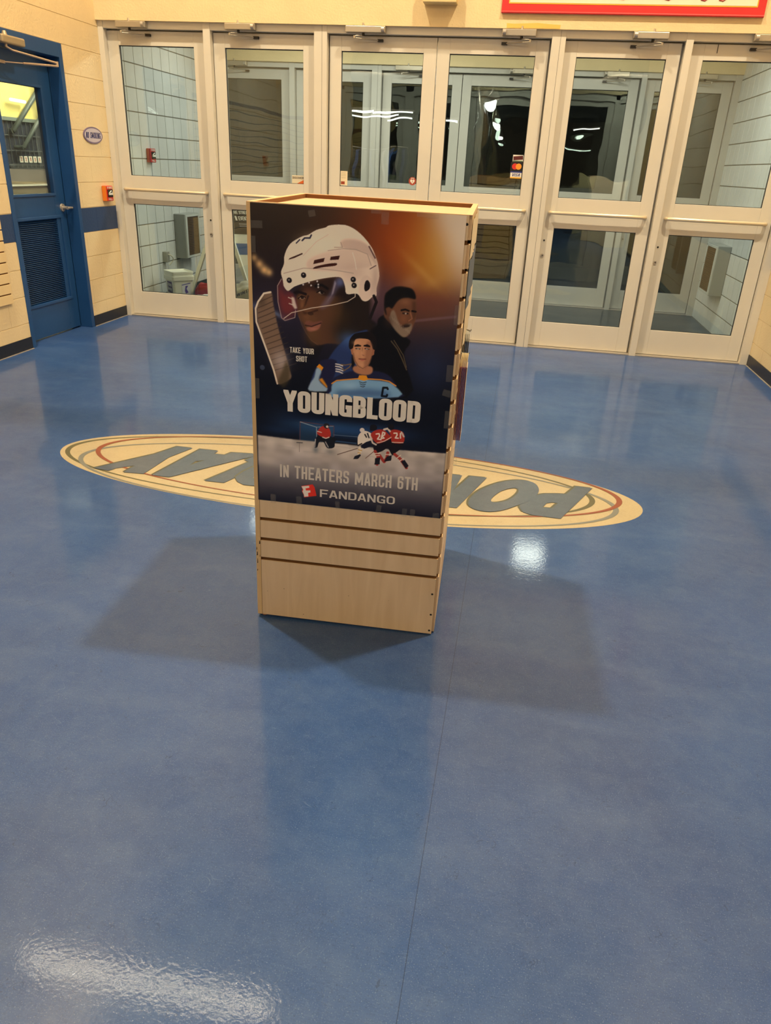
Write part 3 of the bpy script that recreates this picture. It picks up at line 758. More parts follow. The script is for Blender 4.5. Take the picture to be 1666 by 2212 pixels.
am.tube([(0.16, -1.02, 2.045), (0.02, -1.24, 2.035)], 0.0085, 10)
am.tube([(0.02, -1.24, 2.035), (-0.06, -1.37, 2.03)], 0.005, 10)
am.box(-0.10, -0.05, -1.41, -1.35, 2.02, 2.04)
am.build('closer_arm', mat('closer_arm_paint', srgb(190, 170, 150), 0.35, 0.5), dco)

# rink hall seen through the wired glass
rk = empty('rink_hall_dummy'); bpy.data.objects.remove(rk)
plate('rink_ceiling_panel', [(-4.2, -4.0, 2.4, 8.0, 1.86, 3.2)], mat('rink_cream_panel', srgb(222, 206, 128), 0.7), 'yellowish upright panel standing in for the lit rink hall ceiling')  # upright panel added in place of the yellow lit ceiling
plate('wall_rink_lower', [(-4.2, -4.0, 2.4, 8.0, -0.2, 0.99)], mat('rink_tan_wall', srgb(120, 110, 90), 0.8, var=0.1))
plate('wall_rink_dark', [(-4.22, -4.02, 2.4, 8.0, 1.17, 1.86)], mat('rink_navy_wall', srgb(28, 36, 56), 0.8))
plate('wall_rink_grey', [(-4.21, -4.01, 2.4, 8.0, 0.99, 1.17)], mat('rink_grey_wall', srgb(112, 108, 106), 0.8, var=0.1))
plate('trim_5', [(-4.01, -3.97, 2.4, 8.0, 0.925, 0.95)], M_white, 'white rail cap in the rink hall')
plate('trim_6', [(-4.01, -3.97, 2.4, 8.0, 1.83, 1.88)], mat('rink_beam_grey', srgb(110, 120, 118), 0.6), 'grey steel beam edge in the rink hall')
M_brace = mat('grey_green_brace', srgb(74, 84, 84), 0.5)
for i, (ya, za, yb, zb, w, lab) in enumerate(((4.30, 1.69, 5.15, 2.34, .035, 'upper grey diagonal steel brace behind the blue door window'), (4.36, 1.47, 5.08, 2.06, .030, 'lower grey diagonal steel brace behind the blue door window'),
                                   (5.05, 1.55, 4.99, 2.4, .035, 'grey upright steel post meeting the braces behind the blue door window'))):
    xx = (-3.93, -3.83, -3.72)[i]; tag(MB().tube([(xx, ya, za), (-4.0, ya, za), (xx, ya, za), (xx, yb, zb)] if i < 2 else [(xx, ya + .06, -.1), (xx, yb - .06, 3.3)], w, 12).build('steel_brace', M_brace), lab, 'brace', 'steel braces in the rink hall')
rl = MB()
for k in range(14): rl.box(-3.995, -3.985, 4.15 + k * 0.115, 4.158 + k * .115, 1.19, 1.84)
for z in (1.22, 1.42, 1.63): rl.box(-3.998, -3.985, 4.1, 5.8, z, z + 0.012)
tag(rl.build('steel_railing', mat('railing_grey', srgb(86, 92, 96), 0.5)), 'dark steel railing grid behind the blue door window', 'railing')
for k in range(5):
    a = 4.385 + k * 0.118
    o = MB().box(-3.95, -3.945, a, a + 0.086, 1.262, 1.352).build('number_card', [M_white])
    rm = MB(); rm.polys([[(p[0], p[1]) for p in q] for q in text_polys('25111'[k] if k != 1 else '2', a + 0.026, a + 0.06, 1.28, 1.335, t=0.2)], lambda u, v: (-3.9440, u, v))
    rm.build('red_number', mat('faded_red_ink', srgb(180, 90, 80), 0.6), o)
    tag(o, '%s small white card with faded red print behind the blue door window' % ('leftmost', 'second from left', 'middle', 'second from right', 'rightmost')[k], 'card', 'white cards on the rink railing')
tag(MB().tube([(-3.9, 4.31, 2.11), (-3.9, 4.66, 2.10)], 0.022, 10).build('tube_lamp', mat('tube_glow', (1, 1, 1, 1), 0.5, emis=(1, 0.97, 0.85, 1), es=3.0)), 'short glowing tube lamp seen through the blue door window', 'lamp')

# ------------------------------------------------------------ slatwall strip at the left edge
sw = MB()
zs = 0.385
sw.box(0.001, 0.012, -6.5, -1.80, 0.385, 2.1, 1)
z = 0.385
while z < 2.05:
    sw.box(0.012, 0.022, -6.5, -1.80, z, z + 0.0665, 0)
    z += 0.0762
tag(sw.build('slatwall_panel', [mat('cream_slatwall', srgb(226, 200, 150), 0.5), M_mdf], bevel=0.0015), 'cream slatwall panel on the left wall beside the blue door', 'wall panel')

# ------------------------------------------------------------ display stand
KC = Vector((3.34970, -4.90202, 0.002))
ky, kx, kyy = 0.0407287, 0.0049241, 0.0072347
KM = Matrix.Translation(KC) @ Matrix.Rotation(ky, 4, 'Z') @ Matrix.Rotation(kx, 4, 'X') @ Matrix.Rotation(kyy, 4, 'Y')
W2, DP, HT, TH = 0.31335, 0.6556, 1.358, 0.017
stand = empty('display_stand', M=KM)
tag(stand, 'four sided maple slatwall display stand in the middle of the hall', 'display stand')
Z0 = 0.005
GR = [0.2245 + 0.0755 * k for k in range(15)]
def slat_panel(name, fn, u0, u1, label=None, skip=()):
    """fn(u, d0, d1, z0, z1) gives box bounds; d is depth from the outer face"""
    mb = MB()
    z = Z0
    for g in GR:
        mb.box(*fn(u0, u1, 0.0, TH - 0.008, z, g), 0); z = g + 0.0125
    mb.box(*fn(u0, u1, 0.0, TH - 0.008, z, HT), 0)
    mb.box(*fn(u0, u1, TH - 0.0079, TH, Z0, HT), 1)
    # the lips of the T shaped grooves
    for g in GR:
        mb.box(*fn(u0, u1, 0.0045, TH - 0.008, g, g + 0.0005), 1)
        mb.box(*fn(u0, u1, 0.0045, TH - 0.008, g + 0.012, g + 0.0125), 1)
    return mb
p = slat_panel('front', lambda a, b_, d0, d1, z0, z1: (a, b_, d0, d1, z0, z1), -W2 + TH, 0.305).build('front_panel', [M_maple, M_mdf], stand)
for (x, z) in ((0.2965, 0.165), (0.2980, 0.0834), (0.2970, 0.0184), (0.3005, 1.335)):
    MB().disc((x, 0.0005, z), (0, -1, 0), 0.0042, 0.0016, 14, 0, 0.0030).build('screw', M_dark, p)
slat_panel('left', lambda a, b_, d0, d1, z0, z1: (-W2 + d0, -W2 + d1, a, b_, z0, z1), 0.0012, DP - TH).build('side_panel', [M_maple, M_mdf], stand)
MB().box(-W2, -W2 + TH - 0.0012, -0.0004, 0.0010, Z0, HT).polys([[(-W2 + a_, z_), (-W2 + a_ + w_, z_ + .002), (-W2 + a_ + w_ * .8, z_ + h_), (-W2 + a_ + .001, z_ + h_ * .9)] for a_, z_, w_, h_ in ((.001, .262, .003, .012), (.011, .285, .004, .014), (.002, .240, .004, .016), (.003, .210, .003, .020), (.012, .236, .002, .010), (.002, .180, .003, .008))], lambda u, v: (u, -.0007, v), 1).build('edge_band', [M_edge, M_dark], stand, label='pale edge band of the left panel')
slat_panel('right', lambda a, b_, d0, d1, z0, z1: (W2 - d1, W2 - d0, a, b_, z0, z1), TH + 0.0005, DP).build('side_panel', [M_maple, M_mdf], stand)
slat_panel('back', lambda a, b_, d0, d1, z0, z1: (a, b_, DP - d1, DP - d0, z0, z1), -W2, W2 - TH).build('back_panel', [M_maple, M_mdf], stand)
MB().box(-W2 + TH, W2 - TH, TH, DP - TH, HT - 0.030, HT - 0.0125).build('top_shelf', M_mapletop, stand)
rim = MB()
rim.box(-W2, -W2 + TH, 0.0, DP, HT, HT + 0.0012).box(W2 - TH, W2, 0.0, DP, HT, HT + 0.0012).box(-W2 + TH, W2 - TH, 0.0, TH, HT, HT + 0.0012).box(-W2 + TH, W2 - TH, DP - TH, DP, HT, HT + 0.0012)
rim.build('rim_band', mat('maple_top_band', srgb(226, 186, 142), 0.45), stand)
for (x, y) in ((-W2 + 0.022, 0.012), (W2 - 0.022, 0.03), (-W2 + 0.022, DP - 0.03), (W2 - 0.022, DP - 0.03)):
    MB().tube([(x, y, -0.001), (x, y, 0.01)], [0.009, 0.006], 12).build('levelling_foot', mat('copper_foot', srgb(190, 130, 90), 0.4, 0.3), stand)

# ------------------------------------------------------------ poster (printed picture drawn as coloured paint strokes on a fine sheet)
ART = [
('g',(467,1287),190,170,0,(150,66,22),0.9),
('g',(444,1237),95,120,0,(150,62,20),0.45),
('g',(528,1243),90,130,0,(178,132,50),0.85),
('g',(607,1308),70,150,8,(206,194,178),1),
('g',(595,1342),50,110,8,(206,196,184),0.8),
('g',(568,1362),60,55,0,(200,190,178),0.8),
('g',(461,1174),34,20,30,(176,128,86),0.6),
('g',(524,1178),40,16,30,(180,140,80),0.5),
('g',(492,1203),70,10,-40,(196,160,90),0.35),
('g',(517,1123),140,40,0,(92,52,58),0.6),
('g',(384,1133),60,70,0,(74,66,96),0.5),
('s',[(462,1066),(534,1079),(593,1089)],7,(120,96,110),0.5,4),
('g',(8,1211),9,10,0,(190,158,110),0.8),
('g',(23,1195),11,12,0,(215,178,125),0.85),
('g',(37,1180),12,12,0,(222,186,132),0.9),
('g',(51,1174),10,10,0,(220,186,132),0.8),
('g',(72,1058),25,7,-25,(110,130,170),0.6),
('g',(6,1077),12,10,0,(90,110,160),0.5),
('g',(24,895),6,6,0,(120,140,180),0.5),
('g',(354,888),400,40,0,(14,14,26),0.4),
('g',(532,931),70,80,0,(40,56,100),0.5),
('g',(98,740),60,40,0,(28,48,86),0.4),
('p',[(373,1068),(402,1079),(449,1026),(470,1008),(453,975),(465,925),(469,841),(214,815),(199,903),(337,970),(348,1037),(369,1048)],(14,12,13),1,1),
('s',[(413,1006),(432,985),(449,954),(463,925)],3,(96,84,66),0.8,0),
('s',[(421,1009),(451,967),(462,933)],2,(120,104,80),0.7,0),
('p',[(388,1078),(391,1105),(390,1130),(399,1147),(417,1159),(446,1160),(467,1154),(477,1139),(482,1085),(474,1052),(464,1029),(451,1021),(437,1027),(413,1052),(398,1065)],(104,70,52),1,0.6),
('p',[(389,1093),(388,1132),(399,1148),(419,1160),(453,1160),(470,1152),(477,1130),(457,1132),(438,1129),(424,1119),(411,1099),(401,1101),(397,1079)],(16,13,12),1,0.6),
('p',[(402,1079),(416,1095),(427,1072),(438,1051),(452,1055),(469,1061),(470,1042),(454,1021),(437,1026),(414,1049)],(132,120,108),0.8,1.2),
('p',[(438,1051),(452,1059),(469,1058),(462,1051),(448,1045)],(56,42,34),0.9,0.8),
('p',[(392,1098),(401,1103),(409,1094),(405,1075),(397,1077)],(96,62,46),1,0.6),
('p',[(467,1122),(478,1123),(481,1085),(473,1066)],(74,48,36),0.8,2),
('s',[(438,1096),(449,1099),(459,1096)],5,(20,14,12),1,0.6),
('s',[(469,1096),(479,1095)],5,(20,14,12),1,0.6),
('s',[(443,1088),(457,1088)],4,(34,24,20),1,0.5),
('g',(451,1088),2,2,0,(200,190,180),0.8),
('g',(448,1120),14,9,0,(140,96,70),0.55),
('g',(446,1073),10,12,0,(128,84,60),0.6),
('g',(403,1061),14,18,0,(60,44,36),0.5),
('s',[(412,1075),(416,1066)],1.2,(170,158,146),0.5,0.4),
('s',[(418,1072),(421,1062)],1.2,(170,158,146),0.5,0.4),
('s',[(423,1068),(427,1058)],1.2,(170,158,146),0.5,0.4),
('s',[(429,1064),(432,1055)],1.2,(170,158,146),0.5,0.4),
('s',[(434,1060),(438,1051)],1.2,(170,158,146),0.5,0.4),
('s',[(440,1056),(443,1047)],1.2,(170,158,146),0.5,0.4),
('s',[(446,1052),(449,1043)],1.2,(170,158,146),0.5,0.4),
('s',[(451,1048),(455,1039)],1.2,(170,158,146),0.5,0.4),
('s',[(457,1045),(460,1035)],1.2,(170,158,146),0.5,0.4),
('s',[(462,1041),(466,1031)],1.2,(170,158,146),0.5,0.4),
('s',[(464,1091),(470,1075),(461,1068)],3,(150,100,74),0.8,0.8),
('s',[(448,1052),(462,1053)],3,(40,24,22),1,0.5),
('p',[(141,898),(167,928),(195,941),(217,983),(252,990),(301,1029),(291,1028),(348,1042),(369,1051),(347,1068),(337,1112),(288,1144),(273,1131),(225,1081),(202,982),(161,1008),(161,933),(115,896)],(22,20,26),1,1.5),
('p',[(133,1074),(131,1114),(151,1146),(199,1165),(260,1176),(285,1132),(301,1103),(312,1058),(301,1014),(272,987),(227,984),(197,977),(176,992),(159,1018),(148,1039),(136,1057)],(84,57,41),1,1),
('p',[(281,1120),(346,1125),(344,1066),(364,1043),(302,1002),(265,987),(263,1059)],(34,26,21),1,4),
('g',(176,1009),22,30,0,(96,70,44),0.7),
('g',(226,1066),26,34,0,(92,62,42),0.6),
('g',(171,1100),16,26,0,(100,64,46),0.7),
('g',(263,1059),26,60,0,(60,46,26),0.6),
('g',(273,1131),24,30,0,(18,15,18),0.8),
('p',[(126,1130),(161,1148),(214,1166),(255,1173),(271,1154),(277,1131),(249,1122),(212,1120),(188,1132),(151,1129),(131,1114)],(30,20,20),0.7,2),
('s',[(126,1123),(138,1126),(158,1121)],7,(22,14,14),1,1),
('s',[(187,1145),(205,1150),(222,1141)],7,(16,12,12),1,1),
('p',[(137,1110),(146,1115),(156,1111),(148,1105)],(216,206,196),1,0.6),
('g',(148,1111),4,4,0,(20,12,10),1),
('p',[(193,1129),(205,1134),(213,1129),(204,1125)],(216,206,196),1,0.6),
('g',(206,1130),4,4,0,(20,12,10),1),
('s',[(166,1116),(156,1090),(146,1075),(156,1067),(173,1070),(193,1078)],5,(46,28,22),0.8,1.2),
('p',[(155,1037),(166,1047),(183,1044),(208,1048),(196,1033),(176,1029)],(112,70,62),1,0.8),
('p',[(161,1027),(181,1031),(202,1043),(199,1026),(176,1015),(164,1018)],(142,92,78),1,0.8),
('s',[(157,1032),(176,1030),(204,1042)],3,(44,24,22),1,0.5),
('g',(151,1002),0.1,0.1,0,(0,0,0),0),
('g',(161,1061),14,22,0,(122,84,58),0.6),
('g',(148,1089),7,18,0,(132,90,62),0.7),
('g',(184,990),16,16,0,(84,60,40),0.6),
('g',(259,1020),26,36,0,(30,22,16),0.5),
('g',(181,1053),16,14,0,(104,72,48),0.6),
('g',(165,1135),20,8,0,(88,52,42),0.6),
('g',(200,1098),24,14,0,(100,66,48),0.5),
('g',(156,1067),8,5,0,(60,36,26),0.7),
('g',(173,1067),7,4,0,(40,24,18),0.6),
('g',(181,1023),12,4,0,(176,120,104),0.5),
('s',[(136,1107),(146,1115),(157,1112)],3,(24,14,12),1,0.5),
('s',[(191,1128),(204,1135),(215,1129)],3,(20,12,10),1,0.5),
('s',[(138,1057),(148,1031),(161,1008),(176,989),(194,978)],3,(120,86,62),0.45,1.5),
('p',[(77,1145),(92,1160),(101,1135),(126,1114),(136,1076),(116,1048),(93,1042),(83,1056),(75,1110)],(110,52,60),0.55,2),
('p',[(79,1134),(96,1112),(116,1120),(126,1088),(111,1062),(88,1070)],(140,50,44),0.45,4),
('p',[(200,1083),(220,1116),(236,1143),(246,1169),(265,1170),(256,1149),(227,1095)],(120,124,190),0.35,3),
('p',[(234,1124),(243,1166),(247,1157),(239,1129),(215,1094)],(200,196,220),0.6,1.2),
('g',(260,1160),12,12,0,(80,110,190),0.6),
('s',[(87,1158),(75,1138),(76,1093),(86,1048),(96,1041),(126,1052),(128,1073)],2,(180,160,160),0.8,0.4),
('s',[(93,1047),(116,1065),(176,1083),(237,1096),(281,1109),(303,1124),(303,1138)],2,(205,195,185),0.95,0.4),
('g',(151,1147),2,2,0,(220,220,230),0.8),
('g',(168,1154),2,2,0,(220,220,230),0.8),
('g',(174,1146),2,2,0,(220,220,230),0.8),
('g',(192,1159),2,2,0,(220,220,230),0.8),
('g',(195,1150),2,2,0,(220,220,230),0.8),
('g',(195,1143),2,2,0,(220,220,230),0.8),
('p',[(90,1159),(86,1178),(95,1200),(96,1220),(105,1243),(119,1260),(148,1277),(165,1282),(188,1296),(214,1304),(224,1310),(254,1314),(278,1312),(304,1300),(328,1280),(348,1256),(361,1228),(366,1211),(370,1184),(364,1154),(364,1131),(356,1130),(339,1115),(325,1115),(315,1127),(305,1133),(278,1130),(273,1150),(265,1170),(253,1175),(224,1171),(187,1162),(151,1150),(124,1139),(106,1126),(94,1138),(92,1149)],(222,208,198),1,0.5),
('p',[(258,1268),(276,1277),(309,1276),(336,1264),(351,1243),(362,1215),(327,1242),(270,1251)],(190,172,166),1,1.5),
('p',[(167,1216),(222,1242),(270,1251),(334,1242),(346,1211),(305,1202),(235,1191),(168,1191)],(206,190,182),1,1.5),
('p',[(312,1145),(320,1176),(334,1185),(347,1176),(354,1160),(351,1132),(339,1117),(322,1118)],(212,196,188),1,0.8),
('g',(296,1193),40,26,0,(184,166,162),0.6),
('g',(359,1172),12,50,0,(176,158,154),0.7),
('g',(198,1262),50,24,0,(232,218,206),0.6),
('s',[(94,1174),(151,1192),(199,1194),(252,1192),(296,1188)],1.6,(150,136,132),0.8,0.4),
('s',[(222,1244),(265,1252),(301,1252),(334,1242),(346,1212)],1.6,(150,134,130),0.8,0.5),
('s',[(292,1243),(299,1224),(304,1199)],1.6,(235,225,218),0.8,0.4),
('s',[(151,1226),(189,1266),(222,1286)],1.4,(190,176,168),0.7,0.6),
('s',[(258,1268),(263,1255),(240,1254)],1.6,(140,124,120),0.8,0.4),
('s',[(343,1203),(359,1213)],2.4,(90,70,74),1,0.6),
('s',[(338,1262),(356,1233)],4,(96,70,70),1,0.8),
('p',[(108,1212),(112,1217),(148,1233),(150,1230),(126,1218)],(58,30,26),1,0.4),
('p',[(180,1205),(183,1216),(213,1224),(210,1213)],(58,26,22),1,0.4),
('p',[(228,1219),(230,1228),(256,1233),(253,1222)],(58,26,22),1,0.4),
('p',[(181,1192),(187,1199),(223,1209),(247,1212),(244,1205),(211,1199)],(60,28,24),1,0.4),
('p',[(328,1152),(331,1168),(338,1172),(345,1162),(343,1148),(332,1141)],(30,20,22),1,0.4),
('g',(152,1173),6,6,0,(24,20,24),1),
('g',(151,1175),1.5,1.5,0,(160,150,150),1),
('g',(110,1156),6,6,0,(24,20,24),1),
('g',(109,1157),1.5,1.5,0,(160,150,150),1),
('g',(296,1171),6,6,0,(24,20,24),1),
('g',(295,1172),1.5,1.5,0,(160,150,150),1),
('g',(299,1155),6,6,0,(24,20,24),1),
('g',(298,1156),1.5,1.5,0,(160,150,150),1),
('s',[(131,1258),(141,1268)],3,(40,44,70),1,0.4),
('s',[(148,1266),(155,1273),(170,1274),(174,1282)],4,(40,44,70),1,0.6),
('p',[(116,1111),(124,1109),(133,1079),(126,1076),(118,1087)],(205,195,190),0.9,0.6),
('s',[(107,1108),(119,1104)],2.5,(200,190,186),0.9,0.4),
('s',[(109,1091),(123,1087)],2.5,(200,190,186),0.9,0.4),
('s',[(357,1130),(365,1114),(349,1068)],8,(26,20,20),1,0.6),
('p',[(13,1079),(26,1104),(49,1120),(58,1116),(62,1085),(75,1021),(95,948),(109,895),(112,868),(70,847),(59,891),(36,956),(15,1016)],(118,98,84),1,0.8),
('s',[(17,1087),(41,1099),(61,1109)],2.6,(60,48,44),0.7,0.6),
('s',[(16,1072),(42,1084),(63,1095)],2.6,(60,48,44),0.7,0.6),
('s',[(16,1057),(42,1069),(64,1080)],2.6,(60,48,44),0.7,0.6),
('s',[(16,1042),(43,1054),(65,1065)],2.6,(60,48,44),0.7,0.6),
('s',[(20,1027),(48,1039),(72,1051)],2.6,(60,48,44),0.7,0.6),
('s',[(25,1012),(54,1025),(78,1036)],2.6,(60,48,44),0.7,0.6),
('s',[(30,997),(59,1010),(84,1022)],2.6,(60,48,44),0.7,0.6),
('s',[(35,982),(65,995),(91,1007)],2.6,(60,48,44),0.7,0.6),
('s',[(40,967),(71,980),(97,992)],2.6,(60,48,44),0.7,0.6),
('s',[(44,952),(76,965),(104,977)],2.6,(60,48,44),0.7,0.6),
('s',[(49,937),(82,950),(110,962)],2.6,(60,48,44),0.7,0.6),
('s',[(54,921),(88,935),(117,947)],2.6,(60,48,44),0.7,0.6),
('s',[(59,906),(94,919),(123,932)],2.6,(60,48,44),0.7,0.6),
('s',[(64,890),(99,904),(130,917)],2.6,(60,48,44),0.7,0.6),
('g',(82,921),26,30,0,(190,186,196),0.55),
('g',(26,1090),14,16,0,(70,58,50),0.6),
('s',[(54,1119),(34,1114),(16,1089),(8,1069),(9,1031),(36,956),(59,891),(70,849)],5,(216,204,192),1,0.4),
('p',[(99,923),(110,898),(107,859),(90,836),(70,852)],(66,58,38),0.7,3),
('p',[(213,904),(228,939),(257,981),(301,1019),(345,1032),(302,990),(300,911),(311,940),(308,898),(245,871),(237,849),(172,839),(193,913)],(40,56,104),1,0.8),
('g',(289,1001),30,22,0,(70,104,168),0.7),
('p',[(203,931),(253,935),(243,879),(226,849),(204,864),(206,901)],(30,30,62),1,1),
('p',[(192,911),(200,921),(213,911),(207,900)],(214,138,30),1,0.4),
('p',[(192,908),(207,900),(199,872),(221,851),(238,841),(170,835),(172,858),(185,879)],(140,168,196),1,0.8),
('p',[(199,873),(209,879),(226,854),(224,849)],(206,136,36),1,0.6),
('s',[(250,925),(261,924),(271,921)],3.4,(206,202,204),1,0.4),
('s',[(250,918),(262,917),(271,913)],3.4,(206,202,204),1,0.4),
('s',[(251,910),(262,909),(272,906)],3.4,(206,202,204),1,0.4),
('s',[(251,903),(262,902),(272,898)],3.4,(206,202,204),1,0.4),
('s',[(267,925),(278,924),(297,929),(292,919),(276,907),(270,915)],3,(130,100,60),0.8,0.5),
('p',[(237,867),(254,888),(304,909),(335,898),(367,914),(406,907),(429,886),(442,859),(449,840),(238,821)],(30,32,62),1,0.6),
('p',[(240,861),(254,873),(318,885),(349,886),(407,884),(431,873),(443,840),(241,821),(238,841)],(116,160,200),1,0.6),
('p',[(255,843),(325,857),(409,856),(424,838),(250,822)],(62,92,142),0.8,6),
('g',(294,863),30,12,0,(150,188,220),0.6),
('s',[(239,864),(254,875),(318,886)],3.2,(216,140,50),1,0.4),
('s',[(349,888),(388,889),(413,886),(434,874)],3.2,(216,140,50),1,0.4),
('p',[(318,884),(322,897),(344,898),(350,886),(338,881)],(220,142,36),1,0.4),
('s',[(323,877),(334,874),(344,878)],1.8,(28,26,40),1,0.3),
('s',[(325,871),(334,868),(342,871)],1.8,(28,26,40),1,0.3),
('s',[(327,864),(335,862),(340,865)],1.8,(28,26,40),1,0.3),
('s',[(410,862),(408,866),(396,865),(393,839),(407,839),(409,844)],6,(14,16,26),1,0.3),
('p',[(306,923),(356,927),(362,911),(351,901),(329,899),(306,907)],(168,118,90),1,0.8),
('p',[(294,974),(299,999),(312,1005),(346,1010),(354,994),(360,979),(354,944),(347,928),(332,917),(317,923),(306,938),(301,960)],(186,136,104),1,0.6),
('p',[(294,974),(301,976),(303,955),(297,959)],(160,108,80),1,0.5),
('p',[(359,979),(366,981),(364,962),(356,957)],(150,100,76),1,0.5),
('p',[(290,974),(289,996),(299,1014),(313,1022),(350,1028),(368,1012),(370,980),(360,979),(351,1003),(326,1007),(307,1002),(301,977)],(24,18,16),1,0.5),
('p',[(342,998),(357,994),(358,964),(349,931),(335,917),(338,953)],(140,94,72),0.7,2.5),
('s',[(307,983),(322,985)],4,(34,22,18),1,0.4),
('s',[(335,986),(350,985)],4,(34,22,18),1,0.4),
('s',[(310,976),(321,976)],3.4,(40,28,26),1,0.4),
('s',[(337,978),(348,977)],3.4,(40,28,26),1,0.4),
('s',[(303,962),(309,938),(321,922),(332,918),(346,928),(354,947)],1.6,(110,72,54),0.7,0.8),
('s',[(329,979),(328,959),(335,957)],2.2,(140,92,70),0.9,0.5),
('s',[(320,946),(330,946),(340,947)],3,(112,58,50),1,0.5),
('g',(330,943),5,2,0,(176,104,88),0.8),
('g',(312,993),14,7,0,(206,160,126),0.6),
('g',(314,963),7,9,0,(204,156,122),0.5),
('g',(328,964),2.5,9,0,(210,164,130),0.7),
('g',(329,929),8,4,0,(196,148,116),0.6),
('s',[(303,950),(317,926),(332,918)],3,(120,80,60),0.5,1.2),
('s',[(308,984),(315,987),(323,985)],4,(28,18,14),1,0.4),
('s',[(334,986),(343,989),(350,986)],4,(28,18,14),1,0.4),
('g',(316,976),2.6,1.7,0,(220,206,194),0.9),
('g',(316,976),1.2,1.4,0,(40,30,30),1),
('g',(343,977),2.6,1.7,0,(220,206,194),0.9),
('g',(343,977),1.2,1.4,0,(40,30,30),1),
('g',(213,722),110,22,0,(40,78,128),0.8),
('g',(300,722),120,20,0,(36,72,122),0.7),
('g',(383,721),110,24,0,(34,66,116),0.6),
('g',(75,700),60,14,0,(26,48,84),0.6),
('p',[(138,733),(248,730),(249,676),(138,664)],(46,82,120),0.5,2),
('s',[(140,665),(141,734),(195,732),(248,730),(248,671)],1.8,(96,62,66),1,0.3),
('s',[(141,733),(193,721),(194,665)],1.8,(180,190,200),0.8,0.3),
('s',[(193,721),(246,729)],1.6,(170,180,190),0.7,0.3),
('s',[(248,701),(327,702)],1.5,(130,150,180),0.7,0.5),
('s',[(253,681),(319,680)],4,(60,100,150),0.6,1),
('ice',[(3,677),(133,673),(275,674),(407,671),(600,675),(599,454),(4,452)],(188,180,174),(34,34,48)),
('g',(33,602),40,30,0,(206,196,186),0.4),
('g',(321,632),110,30,0,(200,190,180),0.35),
('s',[(70,647),(97,646),(124,644)],2,(150,148,150),0.35,1),
('s',[(151,636),(187,637),(223,636)],2,(150,148,150),0.35,1),
('s',[(325,640),(365,641),(405,640)],2,(150,148,150),0.35,1),
('s',[(453,639),(497,640),(540,640)],2,(150,148,150),0.35,1),
('s',[(249,664),(276,664),(302,662)],2,(150,148,150),0.35,1),
('p',[(186,654),(190,678),(199,699),(216,707),(238,697),(250,681),(250,660),(228,655),(216,674),(202,673),(196,655)],(26,26,32),1,0.5),
('p',[(194,702),(207,723),(221,728),(235,717),(238,697),(227,687),(210,691)],(168,50,40),1,0.5),
('s',[(196,708),(209,705)],2.5,(210,200,196),1,0.3),
('s',[(213,690),(223,687),(233,692)],3,(200,190,186),1,0.3),
('p',[(215,727),(218,735),(226,737),(233,733),(231,723),(223,719)],(40,36,40),1,0.4),
('g',(227,726),3,3,0,(190,180,176),1),
('p',[(239,691),(250,695),(258,684),(250,678)],(24,24,30),1,0.4),
('s',[(190,681),(188,655)],3,(190,186,190),0.8,0.5),
('s',[(222,675),(231,659)],3,(190,186,190),0.8,0.5),
('g',(191,645),8,10,0,(70,90,110),0.5),
('g',(237,644),16,10,0,(90,96,104),0.5),
('s',[(138,664),(138,634)],2,(110,96,96),0.6,0.6),
('s',[(130,664),(148,665)],3,(60,60,66),0.8,0.5),
('p',[(337,681),(365,689),(374,678),(346,665),(335,668)],(26,26,40),1,0.4),
('p',[(324,700),(331,715),(347,724),(367,716),(370,698),(351,688),(332,674),(325,676)],(214,206,200),1,0.4),
('g',(337,725),6,6,0,(206,200,198),1),
('s',[(346,712),(351,704)],4,(26,26,36),1,0.3),
('s',[(354,716),(359,703)],4,(26,26,36),1,0.3),
('s',[(331,668),(334,654),(326,638)],7,(210,200,186),1,0.4),
('s',[(327,660),(338,658)],2.5,(190,150,70),1,0.3),
('s',[(326,650),(334,649)],2.5,(190,150,70),1,0.3),
('p',[(312,627),(316,637),(333,646),(336,642),(327,629)],(30,28,36),1,0.4),
('s',[(261,637),(324,664)],2.2,(90,70,60),1,0.3),
('s',[(326,674),(337,681)],4,(40,30,30),1,0.4),
('p',[(374,678),(393,692),(429,704),(468,699),(461,678),(442,659),(434,652),(419,674),(403,663),(381,655)],(24,18,22),1,0.5),
('p',[(364,712),(377,728),(402,733),(422,718),(431,710),(399,690),(382,688)],(160,48,36),1,0.4),
('p',[(422,727),(435,737),(460,733),(468,721),(466,696),(432,694),(428,713)],(160,48,36),1,0.4),
('s',[(385,688),(407,696),(428,711)],2.4,(206,190,180),1,0.3),
('s',[(432,695),(466,697)],2.4,(206,190,180),1,0.3),
('s',[(365,704),(371,687),(382,682)],5,(200,190,184),1,0.5),
('s',[(405,734),(416,738),(423,730)],6,(200,190,184),1,0.5),
('s',[(459,730),(467,717)],5,(190,180,176),1,0.5),
('p',[(361,729),(362,743),(372,747),(382,743),(381,731),(366,726)],(24,20,24),1,0.4),
('p',[(416,741),(419,751),(429,754),(435,747),(434,737),(423,735)],(24,20,24),1,0.4),
('s',[(381,717),(390,719),(392,712),(386,701),(397,700)],4,(216,206,200),1,0.3),
('s',[(401,725),(408,723),(407,717),(400,712),(406,706),(397,704),(401,723)],4,(216,206,200),1,0.3),
('s',[(436,725),(445,726),(446,720),(441,710),(450,710)],4,(216,206,200),1,0.3),
('s',[(456,726),(457,711)],4,(216,206,200),1,0.3),
('s',[(380,660),(390,644),(388,617)],9,(150,52,44),1,0.5),
('s',[(442,656),(460,643),(481,615)],9,(150,52,44),1,0.5),
('s',[(420,659),(418,641),(410,628)],9,(150,52,44),1,0.5),
('s',[(395,648),(407,631)],9,(150,52,44),1,0.5),
('s',[(378,652),(395,655)],2.6,(210,196,186),1,0.3),
